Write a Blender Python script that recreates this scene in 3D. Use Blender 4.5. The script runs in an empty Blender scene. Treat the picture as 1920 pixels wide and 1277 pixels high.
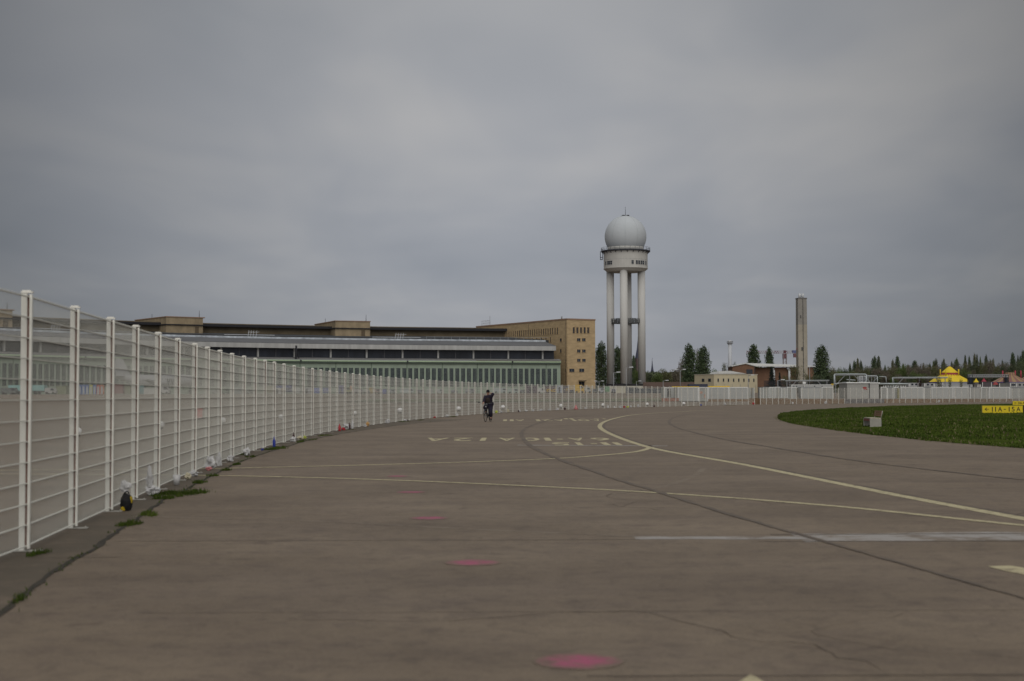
import bpy, math, random
from mathutils import Vector, Matrix, noise
random.seed(7)
R = math.radians
scn = bpy.context.scene
COL = scn.collection

# ---------------------------------------------------------------- camera
F = 2666.7; H = 1.5
PITCH = math.atan(102.5 / F); ROLL = 0.0027
fw = Vector((0, math.cos(PITCH), math.sin(PITCH)))
r0 = Vector((1, 0, 0)); u0 = r0.cross(fw)
rr = (r0 * math.cos(ROLL) - u0 * math.sin(ROLL)).normalized()
uu = (u0 * math.cos(ROLL) + r0 * math.sin(ROLL)).normalized()
cam = bpy.data.cameras.new('camera'); co = bpy.data.objects.new('camera', cam); COL.objects.link(co)
m = Matrix.Identity(4)
for i in range(3):
    m[i][0] = rr[i]; m[i][1] = uu[i]; m[i][2] = -fw[i]
m[2][3] = H
co.matrix_world = m
cam.sensor_width = 36; cam.lens = 50; cam.clip_start = 0.1; cam.clip_end = 9000
cam.dof.use_dof = True; cam.dof.focus_distance = 95; cam.dof.aperture_fstop = 2.4
scn.camera = co

# ---------------------------------------------------------------- world: overcast sky
SUN_EL, SUN_AZ = 42, 172          # sun veiled by cloud, behind the viewer to the right
w = bpy.data.worlds.new('World'); scn.world = w; w.use_nodes = True
nt = w.node_tree; N = nt.nodes; L = nt.links
for n in list(N): N.remove(n)
out = N.new('ShaderNodeOutputWorld'); bg = N.new('ShaderNodeBackground'); bg.inputs[1].default_value = 0.1
L.new(bg.outputs[0], out.inputs[0])
sky = N.new('ShaderNodeTexSky'); sky.sky_type = 'NISHITA'; sky.sun_disc = False
sky.sun_elevation = R(SUN_EL); sky.sun_rotation = R(SUN_AZ)
tc = N.new('ShaderNodeTexCoord'); sep = N.new('ShaderNodeSeparateXYZ'); L.new(tc.outputs['Generated'], sep.inputs[0])
def wmath(op, a, b=None, c=None, clamp=False):
    n = N.new('ShaderNodeMath'); n.operation = op; n.use_clamp = clamp
    for i, v in enumerate((a, b, c)):
        if v is None: continue
        if isinstance(v, (int, float)): n.inputs[i].default_value = v
        else: L.new(v, n.inputs[i])
    return n.outputs[0]
zz = wmath('ADD', wmath('MAXIMUM', sep.outputs[2], 0.0), 0.16)
px_ = wmath('DIVIDE', sep.outputs[0], zz); py_ = wmath('DIVIDE', sep.outputs[1], zz)
cmb = N.new('ShaderNodeCombineXYZ'); L.new(px_, cmb.inputs[0]); L.new(py_, cmb.inputs[1])
def wnoise(scale, detail, rough, off=0.0, dist=0.0, sx=1.0, sy=1.0):
    mp = N.new('ShaderNodeMapping'); mp.inputs['Location'].default_value = (off, off * .7, 0); mp.inputs['Scale'].default_value = (sx, sy, 1)
    L.new(cmb.outputs[0], mp.inputs[0])
    n = N.new('ShaderNodeTexNoise'); n.inputs['Scale'].default_value = scale; n.inputs['Detail'].default_value = detail
    n.inputs['Roughness'].default_value = rough; n.inputs['Distortion'].default_value = dist
    L.new(mp.outputs[0], n.inputs['Vector']); return n.outputs['Fac']
n1 = wnoise(0.9, 3, 0.5, 3.1, 0.3)
n2 = wnoise(2.2, 3, 0.5, 11.7, 0.4, 1.0, 0.55)
mixn = wmath('ADD', wmath('MULTIPLY', n1, 0.6), wmath('MULTIPLY', n2, 0.4))
cr = N.new('ShaderNodeValToRGB'); L.new(mixn, cr.inputs[0])
cr.color_ramp.elements[0].position = 0.34; cr.color_ramp.elements[0].color = (0.252, 0.264, 0.284, 1)
cr.color_ramp.elements[1].position = 0.66; cr.color_ramp.elements[1].color = (0.378, 0.374, 0.368, 1)
e = cr.color_ramp.elements.new(0.5); e.color = (0.302, 0.309, 0.322, 1)
# lens falloff put into the sky colour: darker to either side
ad = wmath('ABSOLUTE', wmath('ADD', sep.outputs[0], 0.0))
side = wmath('SUBTRACT', 1.13, wmath('MULTIPLY', wmath('POWER', ad, 1.7), 3.5))
side = wmath('MAXIMUM', side, 0.58)
# the veil is thinner high up (sun side overhead)
up = wmath('ADD', wmath('ADD', 0.89, wmath('MULTIPLY', wmath('MINIMUM', wmath('MAXIMUM', sep.outputs[2], 0.0), 0.3), 0.75)), wmath('MULTIPLY', wmath('MAXIMUM', wmath('SUBTRACT', sep.outputs[2], 0.42), 0.0), 2.4))
# glow of the veiled sun behind the viewer
saz = R(SUN_AZ)
gd = wmath('ADD', wmath('MULTIPLY', sep.outputs[0], math.sin(saz)), wmath('MULTIPLY', sep.outputs[1], math.cos(saz)))
glow = wmath('ADD', 1.0, wmath('MULTIPLY', wmath('POWER', wmath('MAXIMUM', gd, 0.0), 1.5), 1.3))
low = wmath('MULTIPLY', wmath('MULTIPLY', side, up), glow)
tint = N.new('ShaderNodeValToRGB'); tint.color_ramp.elements[0].position = 0.02; tint.color_ramp.elements[1].position = 0.30
tint.color_ramp.elements[0].color = (0.950, 0.970, 1.055, 1); tint.color_ramp.elements[1].color = (1.01, 0.985, 0.950, 1); L.new(sep.outputs[2], tint.inputs[0])
tm_ = N.new('ShaderNodeMix'); tm_.data_type = 'RGBA'; tm_.blend_type = 'MULTIPLY'; tm_.inputs['Factor'].default_value = 1.0
L.new(cr.outputs[0], tm_.inputs['A']); L.new(tint.outputs[0], tm_.inputs['B'])
vm = N.new('ShaderNodeVectorMath'); vm.operation = 'SCALE'; L.new(tm_.outputs['Result'], vm.inputs[0])
L.new(wmath('MULTIPLY', low, 10.0), vm.inputs['Scale'])
mx = N.new('ShaderNodeMix'); mx.data_type = 'RGBA'; mx.inputs['Factor'].default_value = 0.95
L.new(sky.outputs[0], mx.inputs['A']); L.new(vm.outputs[0], mx.inputs['B'])
L.new(mx.outputs['Result'], bg.inputs[0])
sd = bpy.data.lights.new('sun', 'SUN'); sd.energy = 1.25; sd.angle = R(65); sd.color = (1.0, 0.94, 0.85)
so = bpy.data.objects.new('sun', sd); COL.objects.link(so)
az = R(SUN_AZ); el = R(SUN_EL)
sv = Vector((math.sin(az) * math.cos(el), math.cos(az) * math.cos(el), math.sin(el)))
so.rotation_euler = sv.to_track_quat('Z', 'Y').to_euler(); so.location = (0, -20, 60)
vs = scn.view_settings; vs.view_transform = 'Standard'; vs.look = 'None'; vs.exposure = 0.0; vs.gamma = 1; vs.use_curve_mapping = False

# ---------------------------------------------------------------- pixel <-> world (design aid: the photo is 1920 x 1277)
def ray(px, py): return fw + rr * ((px - 960) / F) + uu * ((638.5 - py) / F)
def G(px, py):                     # point of the flat taxiway
    d = ray(px, py); t = -H / d.z; return Vector((d.x * t, d.y * t, 0))
def P(px, py, Y):                  # point at distance Y
    d = ray(px, py); t = Y / d.y; return Vector((d.x * t, Y, H + d.z * t))
def proj(v):
    q = Vector(v) - Vector((0, 0, H)); k = q.dot(fw)
    return 960 + F * q.dot(rr) / k, 638.5 - F * q.dot(uu) / k
def smooth(t): t = max(0, min(1, t)); return t * t * (3 - 2 * t)
def ter(x, y):
    y0 = 230 + max(0, min(90, (x - 45) * 1.7))
    return 2.0 * smooth((y + 0.4 * max(0, -x) - y0) / (170 if x < 45 else 150))
def catmull(pts, n=12):
    o = []; pts = [Vector(p) for p in pts]
    for i in range(len(pts) - 1):
        p0 = pts[max(i - 1, 0)] if i else pts[0] * 2 - pts[1]; p1 = pts[i]; p2 = pts[i + 1]
        p3 = pts[i + 2] if i + 2 < len(pts) else p2 * 2 - p1
        # centripetal-ish: chord length knots
        def tj(a, b, t): return t + max(1e-6, (b - a).length) ** 0.5
        t0 = 0; t1 = tj(p0, p1, t0); t2 = tj(p1, p2, t1); t3 = tj(p2, p3, t2)
        for k in range(n):
            t = t1 + (t2 - t1) * k / n
            A1 = p0 * ((t1 - t) / (t1 - t0)) + p1 * ((t - t0) / (t1 - t0))
            A2 = p1 * ((t2 - t) / (t2 - t1)) + p2 * ((t - t1) / (t2 - t1))
            A3 = p2 * ((t3 - t) / (t3 - t2)) + p3 * ((t - t2) / (t3 - t2))
            B1 = A1 * ((t2 - t) / (t2 - t0)) + A2 * ((t - t0) / (t2 - t0))
            B2 = A2 * ((t3 - t) / (t3 - t1)) + A3 * ((t - t1) / (t3 - t1))
            o.append(B1 * ((t2 - t) / (t2 - t1)) + B2 * ((t - t1) / (t2 - t1)))
    o.append(pts[-1]); return o

# ---------------------------------------------------------------- materials
MATS = {}
def mat(name, col, rough=0.8, var=0.12, scale=3.0, bump=0.0, spec=0.3, metal=0.0, detail=6, col2=None, stretch=None, coat=0, trans=0.0):
    if name in MATS: return MATS[name]
    M = bpy.data.materials.new(name); M.use_nodes = True; t = M.node_tree; b = t.nodes['Principled BSDF']
    b.inputs['Roughness'].default_value = rough; b.inputs['Specular IOR Level'].default_value = spec; b.inputs['Metallic'].default_value = metal
    if coat: b.inputs['Coat Weight'].default_value = coat
    if trans:
        b.inputs['Transmission Weight'].default_value = trans
    c = t.nodes.new('ShaderNodeTexCoord'); mp = t.nodes.new('ShaderNodeMapping'); n = t.nodes.new('ShaderNodeTexNoise')
    if stretch: mp.inputs['Scale'].default_value = stretch
    n.inputs['Scale'].default_value = scale; n.inputs['Detail'].default_value = detail; n.inputs['Roughness'].default_value = 0.6
    t.links.new(c.outputs['Object'], mp.inputs[0]); t.links.new(mp.outputs[0], n.inputs['Vector'])
    rp = t.nodes.new('ShaderNodeValToRGB'); t.links.new(n.outputs['Fac'], rp.inputs[0])
    a = [max(0, v * (1 - var)) for v in col]; d = [min(1, v * (1 + var)) for v in (col2 or col)]
    rp.color_ramp.elements[0].position = 0.3; rp.color_ramp.elements[1].position = 0.7
    rp.color_ramp.elements[0].color = (*a, 1); rp.color_ramp.elements[1].color = (*d, 1)
    t.links.new(rp.outputs[0], b.inputs['Base Color'])
    if bump:
        bp = t.nodes.new('ShaderNodeBump'); bp.inputs['Strength'].default_value = bump; bp.inputs['Distance'].default_value = 0.02
        t.links.new(n.outputs['Fac'], bp.inputs['Height']); t.links.new(bp.outputs[0], b.inputs['Normal'])
    MATS[name] = M; return M

def ground_nodes(M, worn=None):
    """aged concrete: blotches, fine speckle, long dark smears, hairline dirt; worn = paint colour laid over it with gaps"""
    t = M.node_tree; b = t.nodes['Principled BSDF']; nn = t.nodes.new; lk = t.links.new
    c = nn('ShaderNodeTexCoord'); g = nn('ShaderNodeNewGeometry')
    def noi(scale, det, rough=0.6, st=(1, 1, 1), dist=0.0):
        mp = nn('ShaderNodeMapping'); mp.inputs['Scale'].default_value = st; lk(g.outputs['Position'], mp.inputs[0])
        n = nn('ShaderNodeTexNoise'); n.inputs['Scale'].default_value = scale; n.inputs['Detail'].default_value = det
        n.inputs['Roughness'].default_value = rough; n.inputs['Distortion'].default_value = dist; lk(mp.outputs[0], n.inputs['Vector']); return n.outputs['Fac']
    def ramp(f, p0, c0, p1, c1):
        r = nn('ShaderNodeValToRGB'); r.color_ramp.elements[0].position = p0; r.color_ramp.elements[1].position = p1
        r.color_ramp.elements[0].color = (*c0, 1); r.color_ramp.elements[1].color = (*c1, 1); lk(f, r.inputs[0]); return r.outputs[0]
    def mul(a, bb, fac=1.0):
        m_ = nn('ShaderNodeMix'); m_.data_type = 'RGBA'; m_.blend_type = 'MULTIPLY'; m_.inputs['Factor'].default_value = fac
        lk(a, m_.inputs['A']); lk(bb, m_.inputs['B']); return m_.outputs['Result']
    base = ramp(noi(0.35, 5, 0.62), 0.32, (0.135, 0.104, 0.074), 0.7, (0.190, 0.150, 0.110))
    sm = ramp(noi(0.5, 6, 0.7, (0.16, 1.0, 1), 0.6), 0.34, (0.86, 0.855, 0.87), 0.6, (1.05, 1.05, 1.04))
    sp = ramp(noi(38, 4, 0.85), 0.32, (0.76, 0.76, 0.76), 0.70, (1.22, 1.22, 1.22))
    bl = ramp(noi(1.7, 6, 0.72), 0.32, (0.83, 0.82, 0.85), 0.52, (1.02, 1.02, 1.01))
    st2 = ramp(noi(5.5, 5, 0.75, dist=.8), 0.36, (0.80, 0.80, 0.82), 0.52, (1.02, 1.02, 1.02))
    oil = ramp(noi(0.9, 3, 0.5, dist=1.4), 0.25, (0.72, 0.70, 0.72), 0.33, (1, 1, 1))
    cc = mul(mul(mul(mul(mul(base, sm), sp), bl), st2), oil)
    if worn:
        m_ = nn('ShaderNodeMix'); m_.data_type = 'RGBA'
        lk(ramp(noi(worn[1], 6, 0.75), worn[2], (0, 0, 0), worn[2] + 0.18, (1, 1, 1)), m_.inputs['Factor'])
        lk(cc, m_.inputs['A']); m_.inputs['B'].default_value = (*worn[0], 1); cc = m_.outputs['Result']
    lk(cc, b.inputs['Base Color'])
    b.inputs['Roughness'].default_value = 0.7; b.inputs['Specular IOR Level'].default_value = 0.22
    bp = nn('ShaderNodeBump'); bp.inputs['Strength'].default_value = 0.35; bp.inputs['Distance'].default_value = 0.01
    lk(noi(30, 4, 0.7), bp.inputs['Height']); lk(bp.outputs[0], b.inputs['Normal'])
def gmat(name, worn=None):
    M = bpy.data.materials.new(name); M.use_nodes = True; ground_nodes(M, worn); MATS[name] = M; return M
concrete = gmat('aged_concrete')
yellow_paint = gmat('worn_yellow_paint', ((0.43, 0.385, 0.24), 7.0, 0.33))
white_paint = gmat('worn_white_paint', ((0.285, 0.27, 0.255), 2.2, 0.36))
faint_paint = gmat('faded_paint', ((0.185, 0.152, 0.115), 2.0, 0.42))
pink_paint = gmat('sprayed_pink_paint', ((0.31, 0.075, 0.135), 9.0, 0.36))
tar = gmat('tar_seam', ((0.100, 0.080, 0.063), 0.8, 0.36))
smear = gmat('damp_stained_concrete', ((0.092, 0.075, 0.054), 0.9, 0.34))

FEN = mat('white_fence_coating', (0.72, 0.72, 0.665), 0.5, 0.06, 2.0)
FEN2 = mat('galvanised_wire', (0.68, 0.68, 0.62), 0.5, 0.05, 2.0)
CAPM = mat('fence_cap_plastic', (0.70, 0.69, 0.64), 0.55, 0.05)
GAP = mat('rusty_clamp', (0.13, 0.07, 0.055), 0.8, 0.3, 5)
DARK = mat('dark_metal', (0.03, 0.032, 0.038), 0.6, 0.2)
BLK = mat('black_paint', (0.012, 0.012, 0.014), 0.5, 0.2)
GLASS = mat('dark_window_glass', (0.022, 0.028, 0.038), 0.25, 0.35, 0.8, spec=0.5)
GREY = mat('grey_metal', (0.25, 0.26, 0.27), 0.55, 0.1)
STEEL = mat('pale_steel', (0.50, 0.52, 0.54), 0.45, 0.08)
WHITE = mat('white_paint_metal', (0.66, 0.67, 0.66), 0.5, 0.06)

# ---------------------------------------------------------------- mesh builder
class MB:
    def __init__(s): s.v = []; s.f = []; s.mi = []; s.k = 0; s.sm = []
    def _f(s, f, smooth=False): s.f.append(f); s.mi.append(s.k); s.sm.append(smooth)
    def box(s, x0, x1, y0, y1, z0, z1, M=None):
        n = len(s.v); c = [(x, y, z) for z in (z0, z1) for y in (y0, y1) for x in (x0, x1)]
        if M is not None: c = [tuple(M @ Vector(p)) for p in c]
        s.v += c
        for f in ((0, 2, 3, 1), (4, 5, 7, 6), (0, 1, 5, 4), (2, 6, 7, 3), (0, 4, 6, 2), (1, 3, 7, 5)): s._f(tuple(n + i for i in f))
        return s
    def bar(s, a, b, wx, wy=None, n=4, w2=None):
        """tube from a to b"""
        a = Vector(a); b = Vector(b); d = (b - a)
        if d.length < 1e-6: return s
        d.normalize(); u = d.orthogonal().normalized() if abs(d.z) > 0.99 else d.cross(Vector((0, 0, 1))).normalized(); v = d.cross(u)
        wy = wx if wy is None else wy; k = len(s.v); w2 = 1 if w2 is None else w2
        for p, q in ((a, 1), (b, w2)):
            for i in range(n):
                t = 2 * math.pi * (i + 0.5) / n; sc = 1.0 / math.cos(math.pi / n) if n == 4 else 1
                s.v.append(tuple(p + u * (math.cos(t) * wx * q * sc) + v * (math.sin(t) * wy * q * sc)))
        for i in range(n): j = (i + 1) % n; s._f((k + i, k + j, k + n + j, k + n + i), n > 5)
        s._f(tuple(k + i for i in range(n))[::-1]); s._f(tuple(k + n + i for i in range(n)))
        return s
    def tube(s, pts, r, n=8):
        for a, b in zip(pts, pts[1:]): s.bar(a, b, r, n=n)
        return s
    def lathe(s, prof, c=(0, 0, 0), n=24, smooth=True, sx=1, sy=1):
        k = len(s.v); c = Vector(c)
        for r, z in prof:
            for i in range(n):
                t = 2 * math.pi * i / n; s.v.append((c.x + r * math.cos(t) * sx, c.y + r * math.sin(t) * sy, c.z + z))
        for j in range(len(prof) - 1):
            for i in range(n):
                q = (i + 1) % n; s._f((k + j * n + i, k + j * n + q, k + (j + 1) * n + q, k + (j + 1) * n + i), smooth)
        s._f(tuple(k + i for i in range(n))[::-1]); e = k + (len(prof) - 1) * n; s._f(tuple(e + i for i in range(n)))
        return s
    def poly(s, pts):
        n = len(s.v); s.v += [tuple(p) for p in pts]; s._f(tuple(range(n, n + len(pts)))); return s
    def prism(s, pts, dv):
        """closed polygon pts extruded by vector dv"""
        n = len(s.v); k = len(pts); dv = Vector(dv)
        s.v += [tuple(p) for p in pts] + [tuple(Vector(p) + dv) for p in pts]
        s._f(tuple(range(n, n + k))[::-1]); s._f(tuple(range(n + k, n + 2 * k)))
        for i in range(k): j = (i + 1) % k; s._f((n + i, n + j, n + k + j, n + k + i))
        return s
    def build(s, name, mats, parent=None, loc=None, bevel=0):
        me = bpy.data.meshes.new(name); me.from_pydata(s.v, [], s.f)
        for q in (mats if isinstance(mats, (list, tuple)) else [mats]): me.materials.append(q)
        for p, i, q in zip(me.polygons, s.mi, s.sm): p.material_index = i; p.use_smooth = q
        me.update()
        o = bpy.data.objects.new(name, me); COL.objects.link(o)
        if parent: o.parent = parent
        if loc is not None: o.location = loc
        if bevel:
            b = o.modifiers.new('bevel', 'BEVEL'); b.width = bevel; b.segments = 2; b.limit_method = 'ANGLE'
        return o
def tag(o, label=None, cat=None, group=None, kind=None):
    if label: o['label'] = label
    if cat: o['category'] = cat
    if group: o['group'] = group
    if kind: o['kind'] = kind
    return o
def empty(name, loc=(0, 0, 0), rz=0.0, label=None, cat=None, group=None):
    o = bpy.data.objects.new(name, None); COL.objects.link(o); o.location = loc; o.rotation_euler = (0, 0, rz); o.empty_display_size = 0.3
    return tag(o, label, cat, group)
def copytree(o, parent=None):
    c = o.copy(); COL.objects.link(c)
    if parent: c.parent = parent
    for ch in list(o.children): copytree(ch, c)
    return c
ORD = ['first', 'second', 'third', 'fourth', 'fifth', 'sixth', 'seventh', 'eighth', 'ninth', 'tenth', 'eleventh', 'twelfth', 'thirteenth', 'fourteenth', 'fifteenth', 'sixteenth', 'seventeenth', 'eighteenth', 'nineteenth', 'twentieth']
def ordn(i):
    if i < 20: return ORD[i]
    tens = {2: 'twenty', 3: 'thirty', 4: 'forty', 5: 'fifty', 6: 'sixty'}[(i + 1) // 10]; k = (i + 1) % 10
    return (tens[:-1] + 'ieth') if k == 0 else tens + '-' + ORD[k - 1]

# ================================================================= GROUND
def rng(a, b, st):
    o = []; x = a
    while x < b: o.append(x); x += st
    return o
xs = rng(-3000, -400, 200) + rng(-400, 500, 12) + rng(500, 3001, 200)
ys = rng(-300, 200, 50) + rng(200, 500, 8) + rng(500, 5001, 300)
g = MB(); g.v = [(x, y, ter(x, y)) for y in ys for x in xs]
for j in range(len(ys) - 1):
    for i in range(len(xs) - 1):
        a = j * len(xs) + i; g._f((a, a + 1, a + 1 + len(xs), a + len(xs)), True)
tag(g.build('ground', concrete), 'grey brown concrete of the airfield taxiway and apron', kind='structure')

def ribbon(name, pts, width, z, m, smooth_n=10, label=None, jitter=0.0):
    z *= 0.4                      # paint and tar are only a couple of millimetres thick
    c = catmull(pts, smooth_n) if smooth_n else [Vector(p) for p in pts]
    b = MB(); n = len(c)
    for i, p in enumerate(c):
        t = (c[min(i + 1, n - 1)] - c[max(i - 1, 0)]); t.z = 0; t.normalize(); q = Vector((-t.y, t.x, 0))
        wd = width(i / (n - 1)) if callable(width) else width
        j1 = 1 + random.uniform(-jitter, jitter); j2 = 1 + random.uniform(-jitter, jitter)
        a1 = p + q * wd / 2 * j1; a2 = p - q * wd / 2 * j2
        b.v += [(a1.x, a1.y, z), (a2.x, a2.y, z)]
    for i in range(n - 1): b._f((2 * i, 2 * i + 1, 2 * i + 3, 2 * i + 2))
    return tag(b.build(name, m), label, kind='structure')
def GP(l): return [G(*p) for p in l]

main = GP([(1500, 767), (1320, 769.6), (1279, 771.8), (1222, 775), (1185, 778.3), (1155, 784), (1133, 791), (1124.5, 799), (1131, 806.5), (1150, 816), (1180, 827.5), (1220, 839.5), (1260, 848), (1380, 868.5), (1500, 892), (1700, 932), (1920, 973), (2250, 1032)])
ribbon('road_marking', main, 0.21, 0.008, yellow_paint, label='broad yellow taxi line sweeping round the bend towards the right edge')
edge = []
for i, p in enumerate(catmull(main, 10)): edge.append(p)
eo = []
for i, p in enumerate(edge):
    t = edge[min(i + 1, len(edge) - 1)] - edge[max(i - 1, 0)]; t.z = 0; t.normalize(); eo.append(p + Vector((-t.y, t.x, 0)) * 0.19)
ribbon('road_marking', eo[12:], 0.12, 0.004, tar, 0, label='thin black edging along the broad yellow taxi line')
ribbon('road_marking', GP([(-300, 886), (0, 882), (385, 879), (471, 877.2), (697, 871.8), (880, 866.4), (1040, 860), (1130, 853.6), (1190, 847.5), (1213, 842), (1222, 838.5)]), 0.18, 0.012, yellow_paint, label='thin yellow line curving from the fence to join the broad one')
ribbon('road_marking', GP([(-300, 888), (0, 889), (407, 892), (697, 899.2), (960, 910), (1235, 924.5), (1560, 949), (1920, 985.5), (2300, 1018)]), 0.16, 0.012, yellow_paint, label='thin yellow line crossing the whole taxiway from fence to right edge')
tc1 = GP([(1180, 775), (1120, 778), (1075, 781), (1035, 787), (992, 800), (978.5, 811), (981, 822), (995, 836), (1045, 860), (1087, 875), (1160, 900), (1250, 927.5), (1385, 970), (1500, 1002.5), (1710, 1062.5), (1910, 1119), (2200, 1200)])
ribbon('tar_seam', tc1, lambda t: 0.15 if t < .5 else 0.14 - .20 * (t - .5), 0.016, tar, jitter=.35, label='dark curved tar line sweeping across the middle of the taxiway')
ribbon('tar_seam', GP([(1420, 771), (1320, 774.5), (1279, 779), (1256, 788), (1265, 800), (1310, 813), (1380, 828), (1440, 837.5), (1540, 854), (1615, 865), (1715, 877.5), (1815, 889), (1920, 900)]), 0.14, 0.016, tar, jitter=.4, label='faint dark curve on the inner side of the bend by the grass')
def strip(x0, y0, x1, y1, wd, z, m, lab, name='road_marking'):
    a = G(x0, y0); b = G(x1, y1); n = max(8, int((b - a).length / 0.5))
    pts = [a.lerp(b, i / n) + Vector((0, random.uniform(-.012, .012), 0)) for i in range(n + 1)]
    return ribbon(name, pts, wd, z, m, 0, lab, .15)
strip(1495, 1008, 2150, 1005, 0.90, 0.004, white_paint, 'wide whitish band crossing the taxiway near the right edge')
strip(1190, 1009, 1530, 1008.5, 0.30, 0.006, white_paint, 'narrow whitish smear leading into the wide pale band')
strip(1445, 1003, 2150, 999.5, 0.05, 0.010, tar, 'thin dark joint along the far side of the pale band', 'tar_seam')
strip(1420, 1015.5, 2150, 1014, 0.03, 0.010, tar, 'thin dark joint along the near side of the pale band', 'tar_seam')
strip(970, 834.6, 1252, 836, 0.45, 0.004, white_paint, 'pale straight stripe beside the painted numbers')
strip(215, 1015, 1200, 1012, 0.022, 0.010, tar, 'straight expansion joint across the near concrete', 'tar_seam')
strip(1100, 1268, 2050, 1266, 0.018, 0.010, tar, 'expansion joint at the very bottom of the view', 'tar_seam')
strip(60, 1047, 225, 1045, 0.02, 0.010, tar, 'short joint between the fence foot and the long crack', 'tar_seam')
ribbon('road_marking', GP([(250, 968), (600, 978), (900, 993), (1190, 1006)]), 0.10, 0.004, faint_paint, label='very faint worn line near the front of the taxiway')
ribbon('road_marking', GP([(1050, 772), (1180, 771.5), (1300, 771)]), 0.5, 0.004, faint_paint, label='faint pale patch of old paint at the far bend')
ribbon('road_marking', GP([(1120, 930), (1230, 915), (1300, 893), (1320, 878)]), 0.12, 0.004, faint_paint, label='faded short arc between the thin and broad yellow lines')
rdc = random.Random(17); ck = MB()
for _ in range(46):
    p = Vector((rdc.uniform(-5, 22), rdc.uniform(7, 60), 0)); a = rdc.uniform(0, 6.28); w0 = rdc.uniform(.004, .010); ln_ = rdc.randint(8, 26)
    if G(960, 741.9).y < p.y: continue
    for i in range(ln_):
        a += rdc.gauss(0, .45); q = p + Vector((math.cos(a), math.sin(a), 0)) * rdc.uniform(.10, .3); n_ = Vector((-(q - p).y, (q - p).x, 0)).normalized() * w0 * rdc.uniform(.4, 1)
        k = len(ck.v); ck.v += [(*(p + n_).xy, .0058), (*(p - n_).xy, .0058), (*(q - n_).xy, .0058), (*(q + n_).xy, .0058)]; ck._f((k, k + 1, k + 2, k + 3)); p = q
faint_tar = gmat('faint_tar', ((0.105, 0.084, 0.065), 1.2, 0.44))
tag(ck.build('cracks', faint_tar), 'fine branching cracks scattered over the old concrete', kind='structure')
for (x0, y0, x1, y1) in ((260, 1150, 2100, 1143), (420, 925, 1900, 921), (640, 868, 1900, 865.5)):
    strip(x0, y0, x1, y1, 0.010, 0.0105, faint_tar, 'thin slab joint crossing the taxiway', 'tar_seam')
# pink sprayed spots: spray thins out towards the rim
tn = pink_paint.node_tree; fm = [n for n in tn.nodes if n.type == 'MIX' and n.blend_type == 'MIX'][0]; lk0 = fm.inputs['Factor'].links[0].from_socket
tcn = tn.nodes.new('ShaderNodeTexCoord'); vl = tn.nodes.new('ShaderNodeVectorMath'); vl.operation = 'LENGTH'; tn.links.new(tcn.outputs['Object'], vl.inputs[0])
mr = tn.nodes.new('ShaderNodeMapRange'); mr.inputs['From Min'].default_value = .12; mr.inputs['From Max'].default_value = .255; mr.inputs['To Min'].default_value = 1; mr.inputs['To Max'].default_value = 0; tn.links.new(vl.outputs['Value'], mr.inputs['Value'])
ml = tn.nodes.new('ShaderNodeMath'); ml.operation = 'MULTIPLY'; tn.links.new(lk0, ml.inputs[0]); tn.links.new(mr.outputs[0], ml.inputs[1]); tn.links.new(ml.outputs[0], fm.inputs['Factor'])

for (cx, cy, wd) in ((1085, 1240, .26), (886, 1055, .26), (805, 971.5, .25), (770, 923, .23), (745, 893, .20)):
    c = G(cx, cy); b = MB(); b.poly([(wd * math.cos(t) * random.uniform(.96, 1.04), wd * .97 * math.sin(t) * random.uniform(.96, 1.04), 0) for t in [i * math.pi / 14 for i in range(28)]])
    tag(b.build('road_marking', pink_paint, loc=(c.x, c.y, .0027)), 'pink sprayed spot on the concrete, ' + {1240: 'nearest and largest', 1055: 'second from the bottom', 971.5: 'third from the bottom', 923: 'fourth from the bottom', 893: 'faintest and farthest'}[cy], kind='structure')
# fragment of a big painted figure, right edge; and one at the bottom
b = MB(); b.poly([(*G(x, y).xy, .0036) for x, y in ((1852, 1062.5), (1893, 1061), (1985, 1075), (1985, 1086), (1916, 1077.5), (1880, 1070))][::-1]); tag(b.build('road_marking', yellow_paint), 'piece of a large yellow figure at the right edge', kind='structure')
b = MB(); b.poly([(*G(x, y).xy, .0036) for x, y in ((1370, 1290), (1408, 1265), (1450, 1290))][::-1]); tag(b.build('road_marking', yellow_paint), 'yellow point of paint at the bottom edge', kind='structure')

# lettering painted on the ground, to be read from the far side
def glyph(ch):
    cu = bpy.data.curves.new('t', 'FONT'); cu.body = ch; cu.offset = 0.012; cu.resolution_u = 3
    o = bpy.data.objects.new('t', cu); COL.objects.link(o)
    bpy.context.view_layer.update()
    me = bpy.data.meshes.new_from_object(o.evaluated_get(bpy.context.evaluated_depsgraph_get()))
    v = [(a.co.x, a.co.y) for a in me.vertices]; f = [tuple(p.vertices) for p in me.polygons]
    bpy.data.objects.remove(o); bpy.data.curves.remove(cu); bpy.data.meshes.remove(me)
    x0 = min(a[0] for a in v); x1 = max(a[0] for a in v); y0 = min(a[1] for a in v); y1 = max(a[1] for a in v)
    return [((a - x0) / (x1 - x0), (c - y0) / (y1 - y0)) for a, c in v], f
GL = {}
def gl(ch):
    if ch not in GL: GL[ch] = glyph(ch)
    return GL[ch]
def ground_text(items, yt, yb, label):
    b = MB()
    for ch, x0, x1 in items:
        A = G(x0, yt); Bq = G(x1, yt); C = G(960, yb)
        wx = Bq.x - A.x; y1 = G((x0 + x1) / 2, yt).y; y0 = C.y
        if ch == '-': y0, y1 = y0 + (y1 - y0) * .42, y0 + (y1 - y0) * .62
        v, f = gl(ch) if ch != '-' else ([(0, 0), (1, 0), (1, 1), (0, 1)], [(0, 1, 2, 3)])
        k = len(b.v)
        b.v += [(Bq.x - u * wx, y1 - q * (y1 - y0), .0036) for u, q in v]
        for t in f: b._f(tuple(k + i for i in t))
    tag(b.build('road_marking', yellow_paint), label, kind='structure')
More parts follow.
